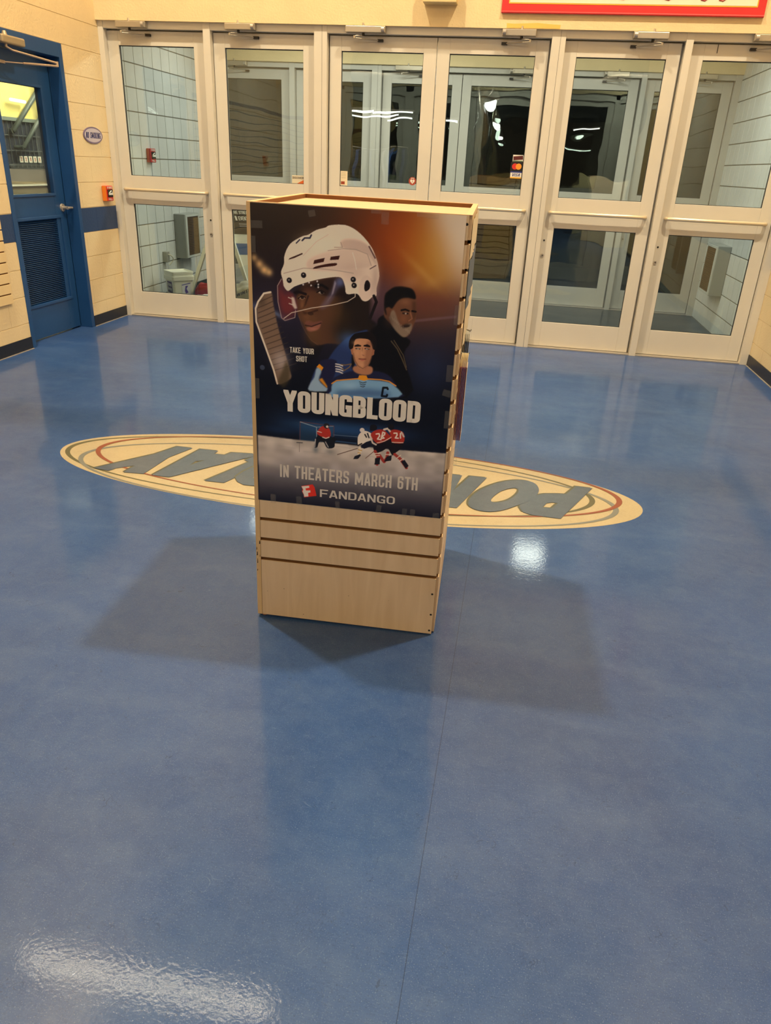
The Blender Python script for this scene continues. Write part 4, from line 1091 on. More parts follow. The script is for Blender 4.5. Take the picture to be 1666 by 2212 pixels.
('s',[(381,645),(395,648)],2.6,(210,196,186),1,0.3),
('s',[(449,644),(461,655)],2.6,(210,196,186),1,0.3),
('s',[(458,635),(470,645)],2.6,(210,196,186),1,0.3),
('s',[(414,653),(427,654)],2.6,(210,196,186),1,0.3),
('p',[(380,615),(396,618),(397,642),(381,637)],(28,24,30),1,0.4),
('p',[(463,634),(474,641),(488,622),(479,612)],(28,24,30),1,0.4),
('p',[(409,628),(418,647),(433,652),(432,634)],(28,24,30),1,0.4),
('s',[(351,634),(375,658)],2.2,(110,84,74),1,0.3),
('q',[(144,516),(182,526),(188,517),(195,487),(154,477),(152,487),(146,499),(149,505)],(206,50,34),1,0.3),
('q',[(145,515),(170,520),(171,513),(158,509),(160,502),(174,504),(175,497),(167,494),(168,482),(154,479),(153,487),(148,498),(151,503)],(214,204,198),1,0.3)]

PW, PH = 600, 905          # millimetres; the sheet starts at local x = -0.3, z = 0.452
STEP = 1.25
NX, NY = int(PW / STEP) + 1, int(PH / STEP) + 1
xs = np.linspace(0, PW, NX); zs_ = np.linspace(452, 452 + PH, NY)
GX, GZ = np.meshgrid(xs, zs_)
img = np.zeros((NY, NX, 3))
def lerp_stops(v, stops):
    out = np.zeros(v.shape + (3,))
    zz_ = [s[0] for s in stops]
    for c in range(3): out[..., c] = np.interp(v, zz_, [s[1][c] for s in stops])
    return out
img[:] = lerp_stops(GZ, [(452, (24, 22, 34)), (700, (14, 16, 28)), (760, (12, 14, 26)), (850, (12, 13, 22)), (980, (30, 28, 42)), (1080, (40, 36, 56)), (1180, (36, 29, 34)), (1290, (42, 34, 28)), (1357, (50, 42, 36))])
def box_blur(a, r):
    if r < 1: return a
    for ax in (0, 1):
        k = 2 * r + 1
        pad = [(0, 0), (0, 0)]; pad[ax] = (r + 1, r)
        cs = np.cumsum(np.pad(a, pad, mode='edge'), axis=ax)
        a = (cs[k:, :] - cs[:-k, :]) / k if ax == 0 else (cs[:, k:] - cs[:, :-k]) / k
    return a
def pmask(pts, blur):
    pts = np.array(pts, float)
    pad_ = 6 + blur * 4
    i0 = max(0, int((pts[:, 0].min() - pad_) / STEP)); i1 = min(NX, int((pts[:, 0].max() + pad_) / STEP) + 2)
    j0 = max(0, int((pts[:, 1].min() - 452 - pad_) / STEP)); j1 = min(NY, int((pts[:, 1].max() - 452 + pad_) / STEP) + 2)
    if i1 <= i0 or j1 <= j0: return None
    acc = 0
    for ox, oz in ((-.3, -.3), (.3, -.3), (-.3, .3), (.3, .3)):
        X = GX[j0:j1, i0:i1] + ox * STEP * .8; Z = GZ[j0:j1, i0:i1] + oz * STEP * .8
        ins = np.zeros(X.shape, bool)
        n = len(pts)
        for k in range(n):
            xa, za = pts[k]; xb, zb = pts[(k + 1) % n]
            if za == zb: continue
            cnd = ((za > Z) != (zb > Z)) & (X < (xb - xa) * (Z - za) / (zb - za) + xa)
            ins ^= cnd
        acc = acc + ins.astype(float)
    a = acc / 4
    r = int(round(blur))
    if r >= 1: a = box_blur(box_blur(a, r), r)
    return (slice(j0, j1), slice(i0, i1)), a
def smooth_closed(pts):
    if len(pts) < 6: return pts
    p = np.array(pts, float); out = []
    n = len(p)
    for k in range(n):
        a, b_, c_, d_ = p[k - 1], p[k], p[(k + 1) % n], p[(k + 2) % n]
        for t in (0, .34, .67):
            out.append(b_ + .5 * t * ((c_ - a) + t * ((2 * a - 5 * b_ + 4 * c_ - d_) + t * (3 * (b_ - c_) + d_ - a))))
    return out
for it in ART:
    if it[0] in 'pq':
        r_ = pmask(smooth_closed(it[1]) if it[0] == 'p' else it[1], it[4])
        if r_:
            sl, a = r_; a = (a * it[3])[..., None]; img[sl] = img[sl] * (1 - a) + np.array(it[2]) * a
    elif it[0] == 's':
        pts = np.array(it[1], float); w = it[2] / 2 * 1.05
        mn = pts.min(0) - w - 8; mx = pts.max(0) + w + 8
        i0 = max(0, int(mn[0] / STEP)); i1 = min(NX, int(mx[0] / STEP) + 2); j0 = max(0, int((mn[1] - 452) / STEP)); j1 = min(NY, int((mx[1] - 452) / STEP) + 2)
        if i1 <= i0 or j1 <= j0: continue
        X = GX[j0:j1, i0:i1]; Z = GZ[j0:j1, i0:i1]; D = np.full(X.shape, 1e9)
        for k in range(len(pts) - 1):
            ax_, az_ = pts[k]; bx_, bz_ = pts[k + 1]
            L2 = max(1e-6, (bx_ - ax_) ** 2 + (bz_ - az_) ** 2)
            t = np.clip(((X - ax_) * (bx_ - ax_) + (Z - az_) * (bz_ - az_)) / L2, 0, 1)
            D = np.minimum(D, np.hypot(X - ax_ - t * (bx_ - ax_), Z - az_ - t * (bz_ - az_)))
        soft = 0.9 + it[5] * 0.8
        a = (np.clip((w + soft / 2 - D) / soft, 0, 1) * it[4])[..., None]
        img[j0:j1, i0:i1] = img[j0:j1, i0:i1] * (1 - a) + np.array(it[3]) * a
    elif it[0] == 'g':
        (cx_, cz_), rx, ry, ang, col_, al = it[1:]
        rx *= 1.28; ry *= 1.28
        hard = max(rx, ry) <= 9
        ca, sa = math.cos(math.radians(ang)), math.sin(math.radians(ang))
        u = (GX - cx_) * ca + (GZ - cz_) * sa; v = -(GX - cx_) * sa + (GZ - cz_) * ca
        q = (u / rx) ** 2 + (v / ry) ** 2
        a = (np.clip((1.15 - q) * 3, 0, 1) if hard else np.exp(-q * 1.6)) * al
        a = a[..., None]; img = img * (1 - a) + np.array(col_) * a
    elif it[0] == 'ice':
        sl, a = pmask(it[1], 1)
        zt = np.interp(GX[sl], [0, 600], [716, 712])
        v = np.clip((zt - GZ[sl]) / (zt - 452), 0, 1)
        g = np.array([206, 198, 190]); m_ = np.array([150, 146, 150]); d_ = np.array([26, 25, 38])
        colr = np.where(v[..., None] < .5, g + (m_ - g) * (v[..., None] / .5), m_ + (d_ - m_) * ((v[..., None] - .5) / .5) ** .8)
        nz = np.repeat(np.repeat(rng.random((img.shape[0] // 6 + 2, img.shape[1] // 24 + 2)), 6, 0), 24, 1)[:img.shape[0], :img.shape[1]]
        nz = box_blur(box_blur(box_blur(nz, 5), 5), 4)[sl] - .5
        colr = colr * (1 + .5 * nz[..., None] * (1 - v[..., None]))
        a = a[..., None]; img[sl] = img[sl] * (1 - a) + colr * a
# the lower fade of the print
f_ = np.clip((560 - GZ) / 110, 0, 1)[..., None] ** 1.2
lin = np.clip(img * 1.2, 0, 255) / 255
lin = np.where(lin <= 0.04045, lin / 12.92, ((lin + 0.055) / 1.055) ** 2.4)
YP = -0.0022
def sheet_y(x, z): return YP - 0.0006 * math.sin(x * 9 + 1) - 0.0005 * math.sin(z * 7)
PX = GX / 1000 - 0.3; PZ = GZ / 1000
PX = PX + (PZ - 0.452) / 0.905 * (-0.002)
PY = YP - 0.0006 * np.sin(PX * 9 + 1) - 0.0005 * np.sin(PZ * 7)
co = np.stack([PX, PY, PZ], -1).reshape(-1, 3)
idx = np.arange(NX * NY).reshape(NY, NX)
fa = np.stack([idx[:-1, :-1], idx[:-1, 1:], idx[1:, 1:], idx[1:, :-1]], -1).reshape(-1, 4)
me = bpy.data.meshes.new('poster')
me.vertices.add(len(co)); me.vertices.foreach_set('co', co.ravel())
me.loops.add(fa.size); me.loops.foreach_set('vertex_index', fa.ravel())
me.polygons.add(len(fa)); me.polygons.foreach_set('loop_start', np.arange(0, fa.size, 4))
me.polygons.foreach_set('use_smooth', np.ones(len(fa), bool))
me.update(calc_edges=True)
ca_ = me.color_attributes.new('print', 'FLOAT_COLOR', 'POINT')
ca_.data.foreach_set('color', np.concatenate([lin.reshape(-1, 3), np.ones((NX * NY, 1))], 1).astype(np.float32).ravel())
m, nt, b = nodes('poster_print')
at = nt.nodes.new('ShaderNodeVertexColor'); at.layer_name = 'print'
nt.links.new(at.outputs['Color'], b.inputs['Base Color'])
b.inputs['Roughness'].default_value = 0.35; b.inputs['Specular IOR Level'].default_value = 0.35
me.materials.append(m)
poster = bpy.data.objects.new('poster', me); C.objects.link(poster)
poster.matrix_world = KM
tag(poster, 'dark film poster with a white helmeted hockey player, taped to the front of the stand', 'poster')
M_ink = mat('off_white_ink', srgb(244, 240, 232), 0.4, var=0.05, vscale=12)
M_ink2 = mat('light_grey_ink', srgb(226, 220, 212), 0.4)
def lettering(name, s, x0, x1, z0, z1, m=M_ink, **kw):
    mb = MB()
    for p_ in text_polys(s, (x0 - 300) / 1000, (x1 - 300) / 1000, z0 / 1000, z1 / 1000, **kw):
        mb.add([(q[0], sheet_y(q[0], q[1]) - 0.0006, q[1]) for q in p_], [tuple(range(len(p_)))])
    return mb.build(name, m, poster)
lettering('title_lettering', 'YOUNGBLOOD', 88, 512, 764, 832, W=0.46, t=0.19, gap=0.035, r=0.12, wid={'Y': .52, 'L': .42})
lettering('date_lettering', 'IN THEATERS MARCH 6TH', 74, 520, 541, 585, m=M_ink2, W=0.42, t=0.145, gap=0.09, r=0.14)
lettering('studio_lettering', 'FANDANGO', 206, 451, 485, 512, m=M_ink2, W=0.62, t=0.15, gap=0.10, r=0.3)
lettering('tagline_lettering', 'TAKE YOUR', 109, 182, 948, 965, W=0.42, t=0.14, gap=0.08, r=0.14)
lettering('tagline_lettering', 'SHOT', 128, 162, 923, 940, W=0.42, t=0.14, gap=0.08, r=0.14)
# clear tape pieces round the edge
m = bpy.data.materials.new('clear_tape'); m.use_nodes = True; nt = m.node_tree; nt.nodes.clear(); MATS['clear_tape'] = m
out = nt.nodes.new('ShaderNodeOutputMaterial'); tr = nt.nodes.new('ShaderNodeBsdfTransparent'); pr_ = nt.nodes.new('ShaderNodeBsdfPrincipled')
pr_.inputs['Base Color'].default_value = (0.6, 0.58, 0.54, 1); pr_.inputs['Roughness'].default_value = 0.22
mx = nt.nodes.new('ShaderNodeMixShader'); mx.inputs[0].default_value = 0.055
nt.links.new(tr.outputs[0], mx.inputs[1]); nt.links.new(pr_.outputs[0], mx.inputs[2]); nt.links.new(mx.outputs[0], out.inputs[0])
M_tape = m
for (x0, x1, z0, z1, rot) in ((0, 33, 1291, 1311, .02), (164, 183, 1330, 1347, .2), (338, 366, 1348, 1357, 0), (367, 388, 1322, 1354, 0), (464, 484, 1347, 1357, 0), (484, 524, 1345, 1356, -.05),
                         (588, 602, 1066, 1121, 0), (574, 599, 855, 875, -.2), (586, 606, 756, 811, 0), (42, 60, 446, 478, 0), (128, 147, 449, 479, .1), (258, 272, 448, 476, .1), (392, 408, 448, 478, -.15),
                         (476, 492, 446, 475, 0), (502, 518, 446, 475, 0), (575, 596, 453, 471, 0), (1, 13, 798, 861, 0), (0, 12, 1226, 1270, 0), (580, 600, 900, 950, 0)):
    cx_, cz_ = (x0 + x1) / 2000 - 0.3, (z0 + z1) / 2000
    hx, hz = (x1 - x0) / 2000, (z1 - z0) / 2000
    c_, s_ = math.cos(rot), math.sin(rot)
    MB().obox((cx_, -0.0044, cz_), (hx * c_, 0, hx * s_), (0, 0.00012, 0), (-hz * s_, 0, hz * c_)).build('tape_strip', M_tape, poster)

# ------------------------------------------------------------ goods hanging on the right side of the stand
def kobj(mb, name, mats, label, cat, group=None, bevel=0):
    o = mb.build(name, mats, bevel=bevel); o.matrix_world = KM
    return tag(o, label, cat, group)
M_wirem = mat('zinc_wire', srgb(168, 160, 144), 0.3, 0.8)
M_maroon = mat('maroon_pack', srgb(112, 24, 40), 0.4, var=0.12, vscale=30)
M_cord = mat('cream_cord', srgb(226, 208, 164), 0.7)
X0 = W2
hk = MB().tube([(X0 - 0.004, 0.12, 0.962), (X0 + 0.024, 0.12, 0.958), (X0 + 0.026, 0.12, 0.963)], 0.002, 8)
hk.box(X0 - 0.002, X0 + 0.001, 0.10, 0.14, 0.945, 0.972)
kobj(hk, 'wire_hook', M_wirem, 'lower zinc wire hook holding the maroon packs on the stand side', 'hook')
first = None
for k in range(5):
    if first is None:
        root = empty('lace_pack', M=KM @ Matrix.Translation((X0 + 0.0035, 0.12, 0)))
        MB().box(-0.0014, 0.0014, -0.032, 0.032, 0.688, 0.922).build('pack', M_maroon, root, bevel=0.0008)
        MB().tube([(0, -0.018 , 0.918)] + [(0.002 * math.sin(a), -0.018 * math.cos(a), 0.918 + 0.042 * math.sin(a)) for a in [i * math.pi / 8 for i in range(1, 8)]] + [(0, 0.018, 0.918)], 0.0018, 8).build('cord_loop', M_cord, root)
        first = root
    else:
        root = copy_tree(first)
        root.matrix_world = KM @ Matrix.Translation((X0 + 0.0035 + 0.0044 * k, 0.12, 0))
    tag(root, 'maroon pack with cream cord loop, %s in its row' % ('closest to the stand', 'second', 'middle', 'fourth', 'outermost')[k], 'pack', 'maroon packs hanging on the stand')
kobj(MB().box(X0 + 0.0235, X0 + 0.0250, 0.084, 0.156, 0.686, 0.925), 'price_card', mat('pale_card', srgb(226, 206, 196), 0.5), 'pale pink backing card outside the maroon packs', 'card')
hk = MB().tube([(X0 - 0.004, 0.20, 1.02), (X0 + 0.022, 0.20, 1.012), (X0 + 0.024, 0.20, 1.017)], 0.002, 8)
hk.box(X0 - 0.002, X0 + 0.001, 0.18, 0.22, 1.0, 1.03)
kobj(hk, 'wire_hook', M_wirem, 'upper zinc wire hook holding the black packs on the stand side', 'hook')
first = None
for k in range(4):
    if first is None:
        root = empty('black_pack', M=KM @ Matrix.Translation((X0 + 0.004, 0.20, 0)))
        MB().box(-0.0016, 0.0016, -0.030, 0.030, 0.925, 0.985).build('pack', mat('black_plastic', srgb(22, 24, 22), 0.35), root, bevel=0.0008)
        MB().box(-0.001, 0.001, -0.028, 0.028, 0.985, 1.008).build('header_card', mat('grey_card', srgb(176, 178, 162), 0.4), root)
        first = root
    else:
        root = copy_tree(first); root.matrix_world = KM @ Matrix.Translation((X0 + 0.004 + 0.005 * k, 0.20, 0))
    tag(root, 'small black pack with grey header, %s on the upper hook' % ('nearest the stand side', 'second', 'third', 'outermost')[k], 'pack', 'black packs hanging on the stand')
kobj(MB().box(X0 + 0.0245, X0 + 0.0255, 0.17, 0.23, 0.90, 1.07), 'clear_holder', M_tape, 'tall clear plastic holder beside the black packs', 'holder')
tl = MB(); tl.box(X0 + .002, X0 + .020, 0.088, 0.090, 0.605, 0.66).box(X0 + .0185, X0 + .020, 0.088, 0.13, 0.605, 0.66)
kobj(tl, 'price_label_holder', M_tape, 'small clear price label holder below the maroon packs', 'holder')
# curled flyers on the right face
M_fly = mat('off_white_paper', srgb(226, 214, 188), 0.6)
M_fly2 = mat('blue_grey_print', srgb(92, 108, 132), 0.5)
fl = [(0.05, 0.60, 1.24, 1.345, 0.006, 0, 'topmost off-white flyer on the right face of the stand'), (0.06, 0.56, 1.10, 1.235, 0.008, 1, 'blue grey flyer in the middle of the stand right face'),
      (0.10, 0.62, 0.985, 1.095, 0.010, 0, 'lowest curled off-white flyer on the right face of the stand')]
for (ya, yb, za, zb, bow, mi, lab) in fl:
    mb = MB(); n = 12; vs = []
    for i in range(n + 1):
        t = i / n; y = ya + (yb - ya) * t
        x = X0 + 0.001 + bow * (abs(math.sin(t * math.pi * 2.5)) * 0.6 + 0.12)
        vs += [(x, y, za), (x, y, zb), (x + 0.0006, y, zb), (x + 0.0006, y, za)]
    fs = []
    for i in range(n):
        for j in range(4): fs.append((4 * i + j, 4 * i + (j + 1) % 4, 4 * i + 4 + (j + 1) % 4, 4 * i + 4 + j))
    fs += [(3, 2, 1, 0), (4 * n, 4 * n + 1, 4 * n + 2, 4 * n + 3)]
    mb.add(vs, fs)
    kobj(mb, 'paper_flyer', (M_fly, M_fly2)[mi], lab, 'flyer', 'flyers on the stand side')

# ------------------------------------------------------------ things on the walls
# oval sign
sg = MB(); 
sg.prism(ellipse(-0.338, 1.594, 0.155, 0.066, 48), lambda u, v: (0.001, u, v), (0.007, 0, 0), 0)
sgo = sg.build('no_smoking_sign', mat('mauve_sign_rim', srgb(120, 104, 132), 0.4)); fix_normals(sgo)
tag(sgo, 'small oval NO SMOKING sign on the cream wall right of the blue door', 'sign')
f2 = MB().prism(ellipse(-0.338, 1.594, 0.140, 0.055, 48), lambda u, v: (0.0078, u, v), (0.001, 0, 0)); fo = f2.build('sign_face', mat('pale_sign_face', srgb(196, 186, 196), 0.35), sgo); fix_normals(fo)
tm = MB().polys(text_polys('NO SMOKING', -0.338 - 0.118, -0.338 + 0.118, 1.570, 1.618, W=.5, t=.2, gap=.12), lambda u, v: (0.0092, u + 0.15 * (v - 1.594), v)); tm.build('sign_lettering', mat('navy_ink', srgb(34, 40, 110), 0.4), sgo)
# fire alarm pull stations
def pull(name, loc, ang, label, mred, rot):
    M = Matrix.Translation(loc) @ Matrix.Rotation(ang, 4, 'Z')
    b_ = MB().box(-0.058, 0.058, -0.045, 0.0, -0.064, 0.064); o = b_.build(name, mred, M=M, bevel=0.006)
    tag(o, label, 'fire alarm')
    MB().box(-0.040, 0.046, -0.050, -0.045, -0.030, 0.034).build('dark_window', M_dark, o)
    h_ = MB().box(-0.030, 0.030, -0.058, -0.048, -0.012, 0.006); h_.tube([(-.028, -.056, .006), (0, -.060, .024), (.028, -.056, .006)], .004, 8, 0); h_.build('pull_handle', M_white, o)
    MB().polys(text_polys('FIRE', -0.04, 0.046, 0.040, 0.058, t=.16, gap=.12), lambda u, v: (u, -0.0456, v)).build('lettering', M_white, o)
    MB().polys(text_polys('PULL', -0.03, 0.036, -0.056, -0.040, t=.16, gap=.12), lambda u, v: (u, -0.0456, v)).build('lettering', M_white, o)
    return o
M_fred = mat('fire_red', srgb(204, 38, 26), 0.35)
pull('fire_alarm_station', (0.0, -0.225, 1.125), math.radians(90), 'red fire alarm pull station on the cream wall above the blue course', M_fred, 0)
MB().box(-0.0600, -0.0575, -0.043, -0.003, -0.062, 0.062).build('orange_side', mat('orange_lens', srgb(226, 120, 30), .4), bpy.data.objects['fire_alarm_station'])
pull('fire_alarm_station', (0.0, 0.71, 1.455), math.radians(90), 'red fire alarm pull station on the vestibule wall behind the first door', mat('fire_red_dull', srgb(190, 52, 40), 0.4), 0)
# banner above the doors
bn = MB().box(3.447, 5.393, -0.104, -0.094, 2.585, 3.5)
bno = bn.build('banner', mat('red_banner_border', srgb(206, 40, 40), 0.55, bump=0.15, bscale=9), bevel=0.002); tag(bno, 'large red bordered banner hanging above the right hand doors', 'banner')
MB().box(3.500, 5.335, -0.1055, -0.104, 2.648, 3.45).build('yellow_line', mat('yellow_ink', srgb(238, 182, 60), 0.5), bno)
MB().box(3.508, 5.327, -0.1068, -0.1055, 2.656, 3.44).build('banner_field', mat('ivory_banner', srgb(238, 226, 200), 0.55), bno)
for x in (4.33, 4.66, 4.92, 5.05): MB().tube([(x, -0.1078, 2.690), (x + 0.03, -0.1078, 2.684), (x + 0.05, -0.1078, 2.698)], 0.004, 8).build('script_stroke', mat('dark_red_ink', srgb(170, 40, 40), 0.5), bno)
MB().tube([(3.45, -0.108, 2.592), (5.39, -0.108, 2.592)], 0.009, 10).build('bottom_rod', mat('red_rod_sleeve', srgb(214, 56, 54), 0.5), bno)
# box above the doors, partly seen
bx = MB().box(2.835, 3.10, -0.20, -0.088, 2.632, 2.80)
tag(bx.build('emergency_light_box', mat('beige_box_paint', srgb(214, 192, 140), 0.5), bevel=0.006), 'beige box on the plaster wall above the fourth door, cut off by the picture top', 'light fitting')
tp = MB(); pts = [(3.500, 2.486), (3.70, 2.487), (3.912, 2.486), (3.915, 2.512), (3.83, 2.516), (3.74, 2.522), (3.62, 2.517), (3.56, 2.514), (3.498, 2.517)]
tp.prism(pts, lambda u, v: (u, -0.0886, v + .004), (0, -0.0012, 0)); tpo = tp.build('masking_tape', mat('yellow_masking_tape', srgb(232, 186, 92), 0.6)); fix_normals(tpo)
tag(tpo, 'strip of yellow masking tape on the wall above the fourth door closer', 'tape')

# stickers on the glass
def sticker(mb_fn, name, label, cat='sticker'):
    o = mb_fn(); tag(o, label, cat); return o
GY = 0.0172
def aed():
    o = MB().prism(ellipse(2.800, 1.352, 0.0325, 0.0335, 40), lambda u, v: (u, GY, v), (0, -0.0006, 0)).build('aed_sticker', mat('brick_red_vinyl', srgb(168, 72, 52), 0.5)); fix_normals(o)
    h_ = [(2.800, 1.330), (2.782, 1.348), (2.780, 1.358), (2.786, 1.365), (2.794, 1.364), (2.800, 1.357), (2.806, 1.364), (2.814, 1.365), (2.820, 1.358), (2.818, 1.348)]
    mb = MB(); tess2 = [(x, z) for x, z in h_]
    loops = [[Vector((x, GY - 0.0009, z)) for x, z in tess2]]; mb.add(loops[0], [tuple(t) for t in tessellate_polygon(loops)]); mb.build('heart_mark', M_white, o)
    MB().polys(text_polys('AED', 2.786, 2.814, 1.369, 1.379, t=.18, gap=.14), lambda u, v: (u, GY - 0.0009, v)).build('lettering', M_white, o)
    bz = [(2.806, 1.357), (2.794, 1.348), (2.799, 1.347), (2.793, 1.338), (2.806, 1.347), (2.801, 1.349)]
    lp = [[Vector((x, GY - 0.0012, z)) for x, z in bz]]; MB().add(lp[0], [tuple(t) for t in tessellate_polygon(lp)]).build('bolt_mark', MATS['brick_red_vinyl'], o)
    return o
sticker(aed, 'aed', 'round brick red AED heart sticker in the corner of the third door glass')
def paper():
    o = MB().box(2.149, 2.214, GY - .0006, GY, 1.289, 1.406).build('notice_sticker', mat('ivory_label', srgb(230, 214, 180), 0.6))
    MB().box(2.156, 2.190, GY - .0012, GY - .0006, 1.298, 1.322).build('red_patch', mat('rust_ink', srgb(150, 62, 34), 0.5), o)
    ln = MB()
    for z in (1.390, 1.378, 1.366, 1.350): ln.box(2.158, 2.200, GY - .0011, GY - .0006, z, z + .002)
    ln.build('print_lines', mat('grey_ink', srgb(130, 120, 104), 0.6), o)
    return o
sticker(paper, 'p', 'tall ivory paper sticker at the lower left of the third door glass')
def card1():
    o = MB().box(3.648, 3.745, GY - .0006, GY, 1.540, 1.600).build('card_logo_sticker', mat('black_vinyl', srgb(26, 24, 24), 0.4))
    MB().box(3.653, 3.740, GY - .0010, GY - .0006, 1.546, 1.596).build('white_field', M_white, o)
    MB().obox((3.697, GY - .0012, 1.573), (.040, 0, .004), (0, .0002, 0), (-.0012, 0, .015)).build('maroon_field', mat('dark_maroon_ink', srgb(84, 26, 26), .4), o)
    MB().box(3.655, 3.738, GY - .0013, GY - .0010, 1.547, 1.553).build('green_line', mat('green_ink', srgb(60, 110, 60), .4), o)
    return o
sticker(card1, 'c', 'topmost payment card sticker, dark bar on white, on the fourth door glass')
def card2():
    o = MB().box(3.640, 3.745, GY - .0006, GY, 1.474, 1.5395).build('card_logo_sticker', MATS['black_vinyl'])
    for x, c_, k in ((3.677, (208, 52, 44), 0), (3.708, (232, 150, 44), 1)):
        q = MB().prism(ellipse(x, 1.507, 0.0245, 0.024, 32), lambda u, v: (u, GY - .0008 - .0002 * k, v), (0, -0.0002, 0)).build('circle_mark', mat('circle_ink_%d' % k, srgb(*c_), .4), o); fix_normals(q)
    return o
sticker(card2, 'c', 'middle black payment card sticker with red and orange circles, on the fourth door glass')
def card3():
    o = MB().box(3.640, 3.745, GY - .0006, GY, 1.408, 1.4735).build('card_logo_sticker', MATS['black_vinyl'])
    MB().box(3.645, 3.740, GY - .0010, GY - .0006, 1.414, 1.469).build('white_field', M_white, o)
    MB().box(3.645, 3.740, GY - .0013, GY - .0010, 1.459, 1.469).build('blue_bar', mat('royal_blue_ink', srgb(36, 50, 130), .4), o)
    MB().box(3.645, 3.740, GY - .0013, GY - .0010, 1.414, 1.424).build('gold_bar', mat('gold_ink', srgb(226, 170, 50), .4), o)
    MB().polys(text_polys('VISA', 3.660, 3.727, 1.430, 1.454, t=.16, gap=.1), lambda u, v: (u + .2 * (v - 1.44), GY - .0013, v)).build('lettering', MATS['royal_blue_ink'], o)
    return o
sticker(card3, 'c', 'lowest payment card sticker, reading VISA, on the fourth door glass')
def dis():
    o = MB().box(1.702, 1.8155, GY - .0006, GY, 1.283, 1.352).build('card_logo_sticker', mat('ivory_vinyl', srgb(214, 204, 178), .5))
    lp = [(1.745, 1.283), (1.8155, 1.283), (1.8155, 1.318)]
    MB().add([(x, GY - .0009, z) for x, z in lp], [(0, 1, 2)]).build('orange_corner', mat('orange_ink', srgb(206, 96, 36), .5), o)
    MB().polys(text_polys('DISCOVER', 1.708, 1.810, 1.323, 1.341, t=.15, gap=.1), lambda u, v: (u, GY - .0009, v)).build('lettering', mat('dark_brown_ink', srgb(60, 40, 28), .5), o)
    return o
sticker(dis, 'd', 'ivory card sticker with an orange corner on the second door glass')
MBx = MB().box(5.128, 5.133, -0.002, 0.0, 2.365, 2.424)
tag(MBx.build('door_seal_strip', M_dark), 'short dark strip at the top of the sixth door', 'strip')

# ------------------------------------------------------------ vestibule things
M_heater = mat('heater_grey', srgb(150, 152, 146), 0.45)
M_grille = mat('heater_brown', srgb(98, 78, 54), 0.5, 0.2)
def heater(xw, sd, y0_, y1_, z0_, z1_, label):
    x1_ = xw + sd * 0.13
    xa, xb = sorted((xw, x1_))
    o = MB().box(xa, xb, y0_, y1_, z0_, z1_).build('wall_heater', M_heater, bevel=0.006); tag(o, label, 'heater')
    fx = x1_
    fb_ = MB()
    for bx_ in ((y0_ + .006, y0_ + .05, z0_ + .0305, z1_ - .0305), (y1_ - .03, y1_ - .006, z0_ + .0305, z1_ - .0305), (y0_ + .006, y1_ - .006, z1_ - .03, z1_ - .008), (y0_ + .006, y1_ - .006, z0_ + .008, z0_ + .03)):
        fb_.box(*sorted((fx, fx + sd * .008)), *bx_)
    fb_.build('white_surround', mat('heater_white', srgb(196, 198, 190), .4), o)
    gb = MB(); gb.box(*sorted((fx, fx + sd * .002)), y0_ + .05, y1_ - .03, z0_ + .03, z1_ - .03)
    n = 22
    for k in range(n):
        z = z0_ + .035 + k * (z1_ - z0_ - .07) / n
        gb.box(*sorted((fx + sd * .002, fx + sd * .006)), y0_ + .05, y1_ - .03, z, z + .008)
    gb.build('grille', M_grille, o)
heater(0.0, 1, 1.17, 1.55, 0.42, 0.885, 'grey wall heater on the left vestibule wall')
heater(RW, -1, 1.33, 1.80, 0.385, 0.875, 'grey wall heater with brown grille on the right vestibule wall')
ou = MB().box(0.0, 0.05, 0.83, 0.90, 0.41, 0.52).build('wall_outlet', mat('outlet_grey', srgb(150, 148, 138), .5), bevel=.004); tag(ou, 'grey surface outlet box on the left vestibule wall above the bucket', 'outlet')
MB().tube([(0.05, 0.865, .49), (.075, .87, .485), (.085, .90, .46), (.08, .92, .43), (.06, .90, .40), (.05, .88, .38)], .006, 8).build('plug_cord', mat('plug_white', srgb(196, 190, 172), .5), ou)
# square bucket
def rsq(cx, cy, h_, r_, rot, n=5):
    out_ = []
    for k, (sx, sy) in enumerate(((1, 1), (-1, 1), (-1, -1), (1, -1))):
        for i in range(n):
            a = math.pi / 2 * k + math.pi / 2 * i / (n - 1)
            x = sx * (h_ - r_) + r_ * math.cos(a); y = sy * (h_ - r_) + r_ * math.sin(a)
            out_.append((cx + x * math.cos(rot) - y * math.sin(rot), cy + x * math.sin(rot) + y * math.cos(rot)))
    return out_
BC = (0.285, 0.58); BR = math.radians(48)
prof = [(0.098, 0.0, 0.02), (0.108, 0.27, 0.02), (0.108, 0.285, .02), (0.122, 0.285, .02), (0.124, 0.325, .02), (0.116, 0.328, .02), (0.116, .350, .02), (.119, .353, .02), (.119, .372, .02), (.112, .372, .02), (.106, .36, .02)]
mb = MB(); rings = [[(x, y, z) for x, y in rsq(BC[0], BC[1], h_, r_, BR)] for h_, z, r_ in prof]; n = len(rings[0])
vs = [q for r_ in rings for q in r_]; fs = []
for i in range(len(rings) - 1):
    for k in range(n): fs.append((i * n + k, i * n + (k + 1) % n, (i + 1) * n + (k + 1) % n, (i + 1) * n + k))
mb.add(vs, fs); mb.add(rings[0], [tuple(reversed(range(n)))]); mb.add(rings[-1], [tuple(range(n))])
bk = mb.build('plastic_bucket', mat('bucket_white', srgb(216, 214, 198), .45), bevel=0); tag(bk, 'square white plastic litter bucket standing in the vestibule behind the first door', 'bucket')
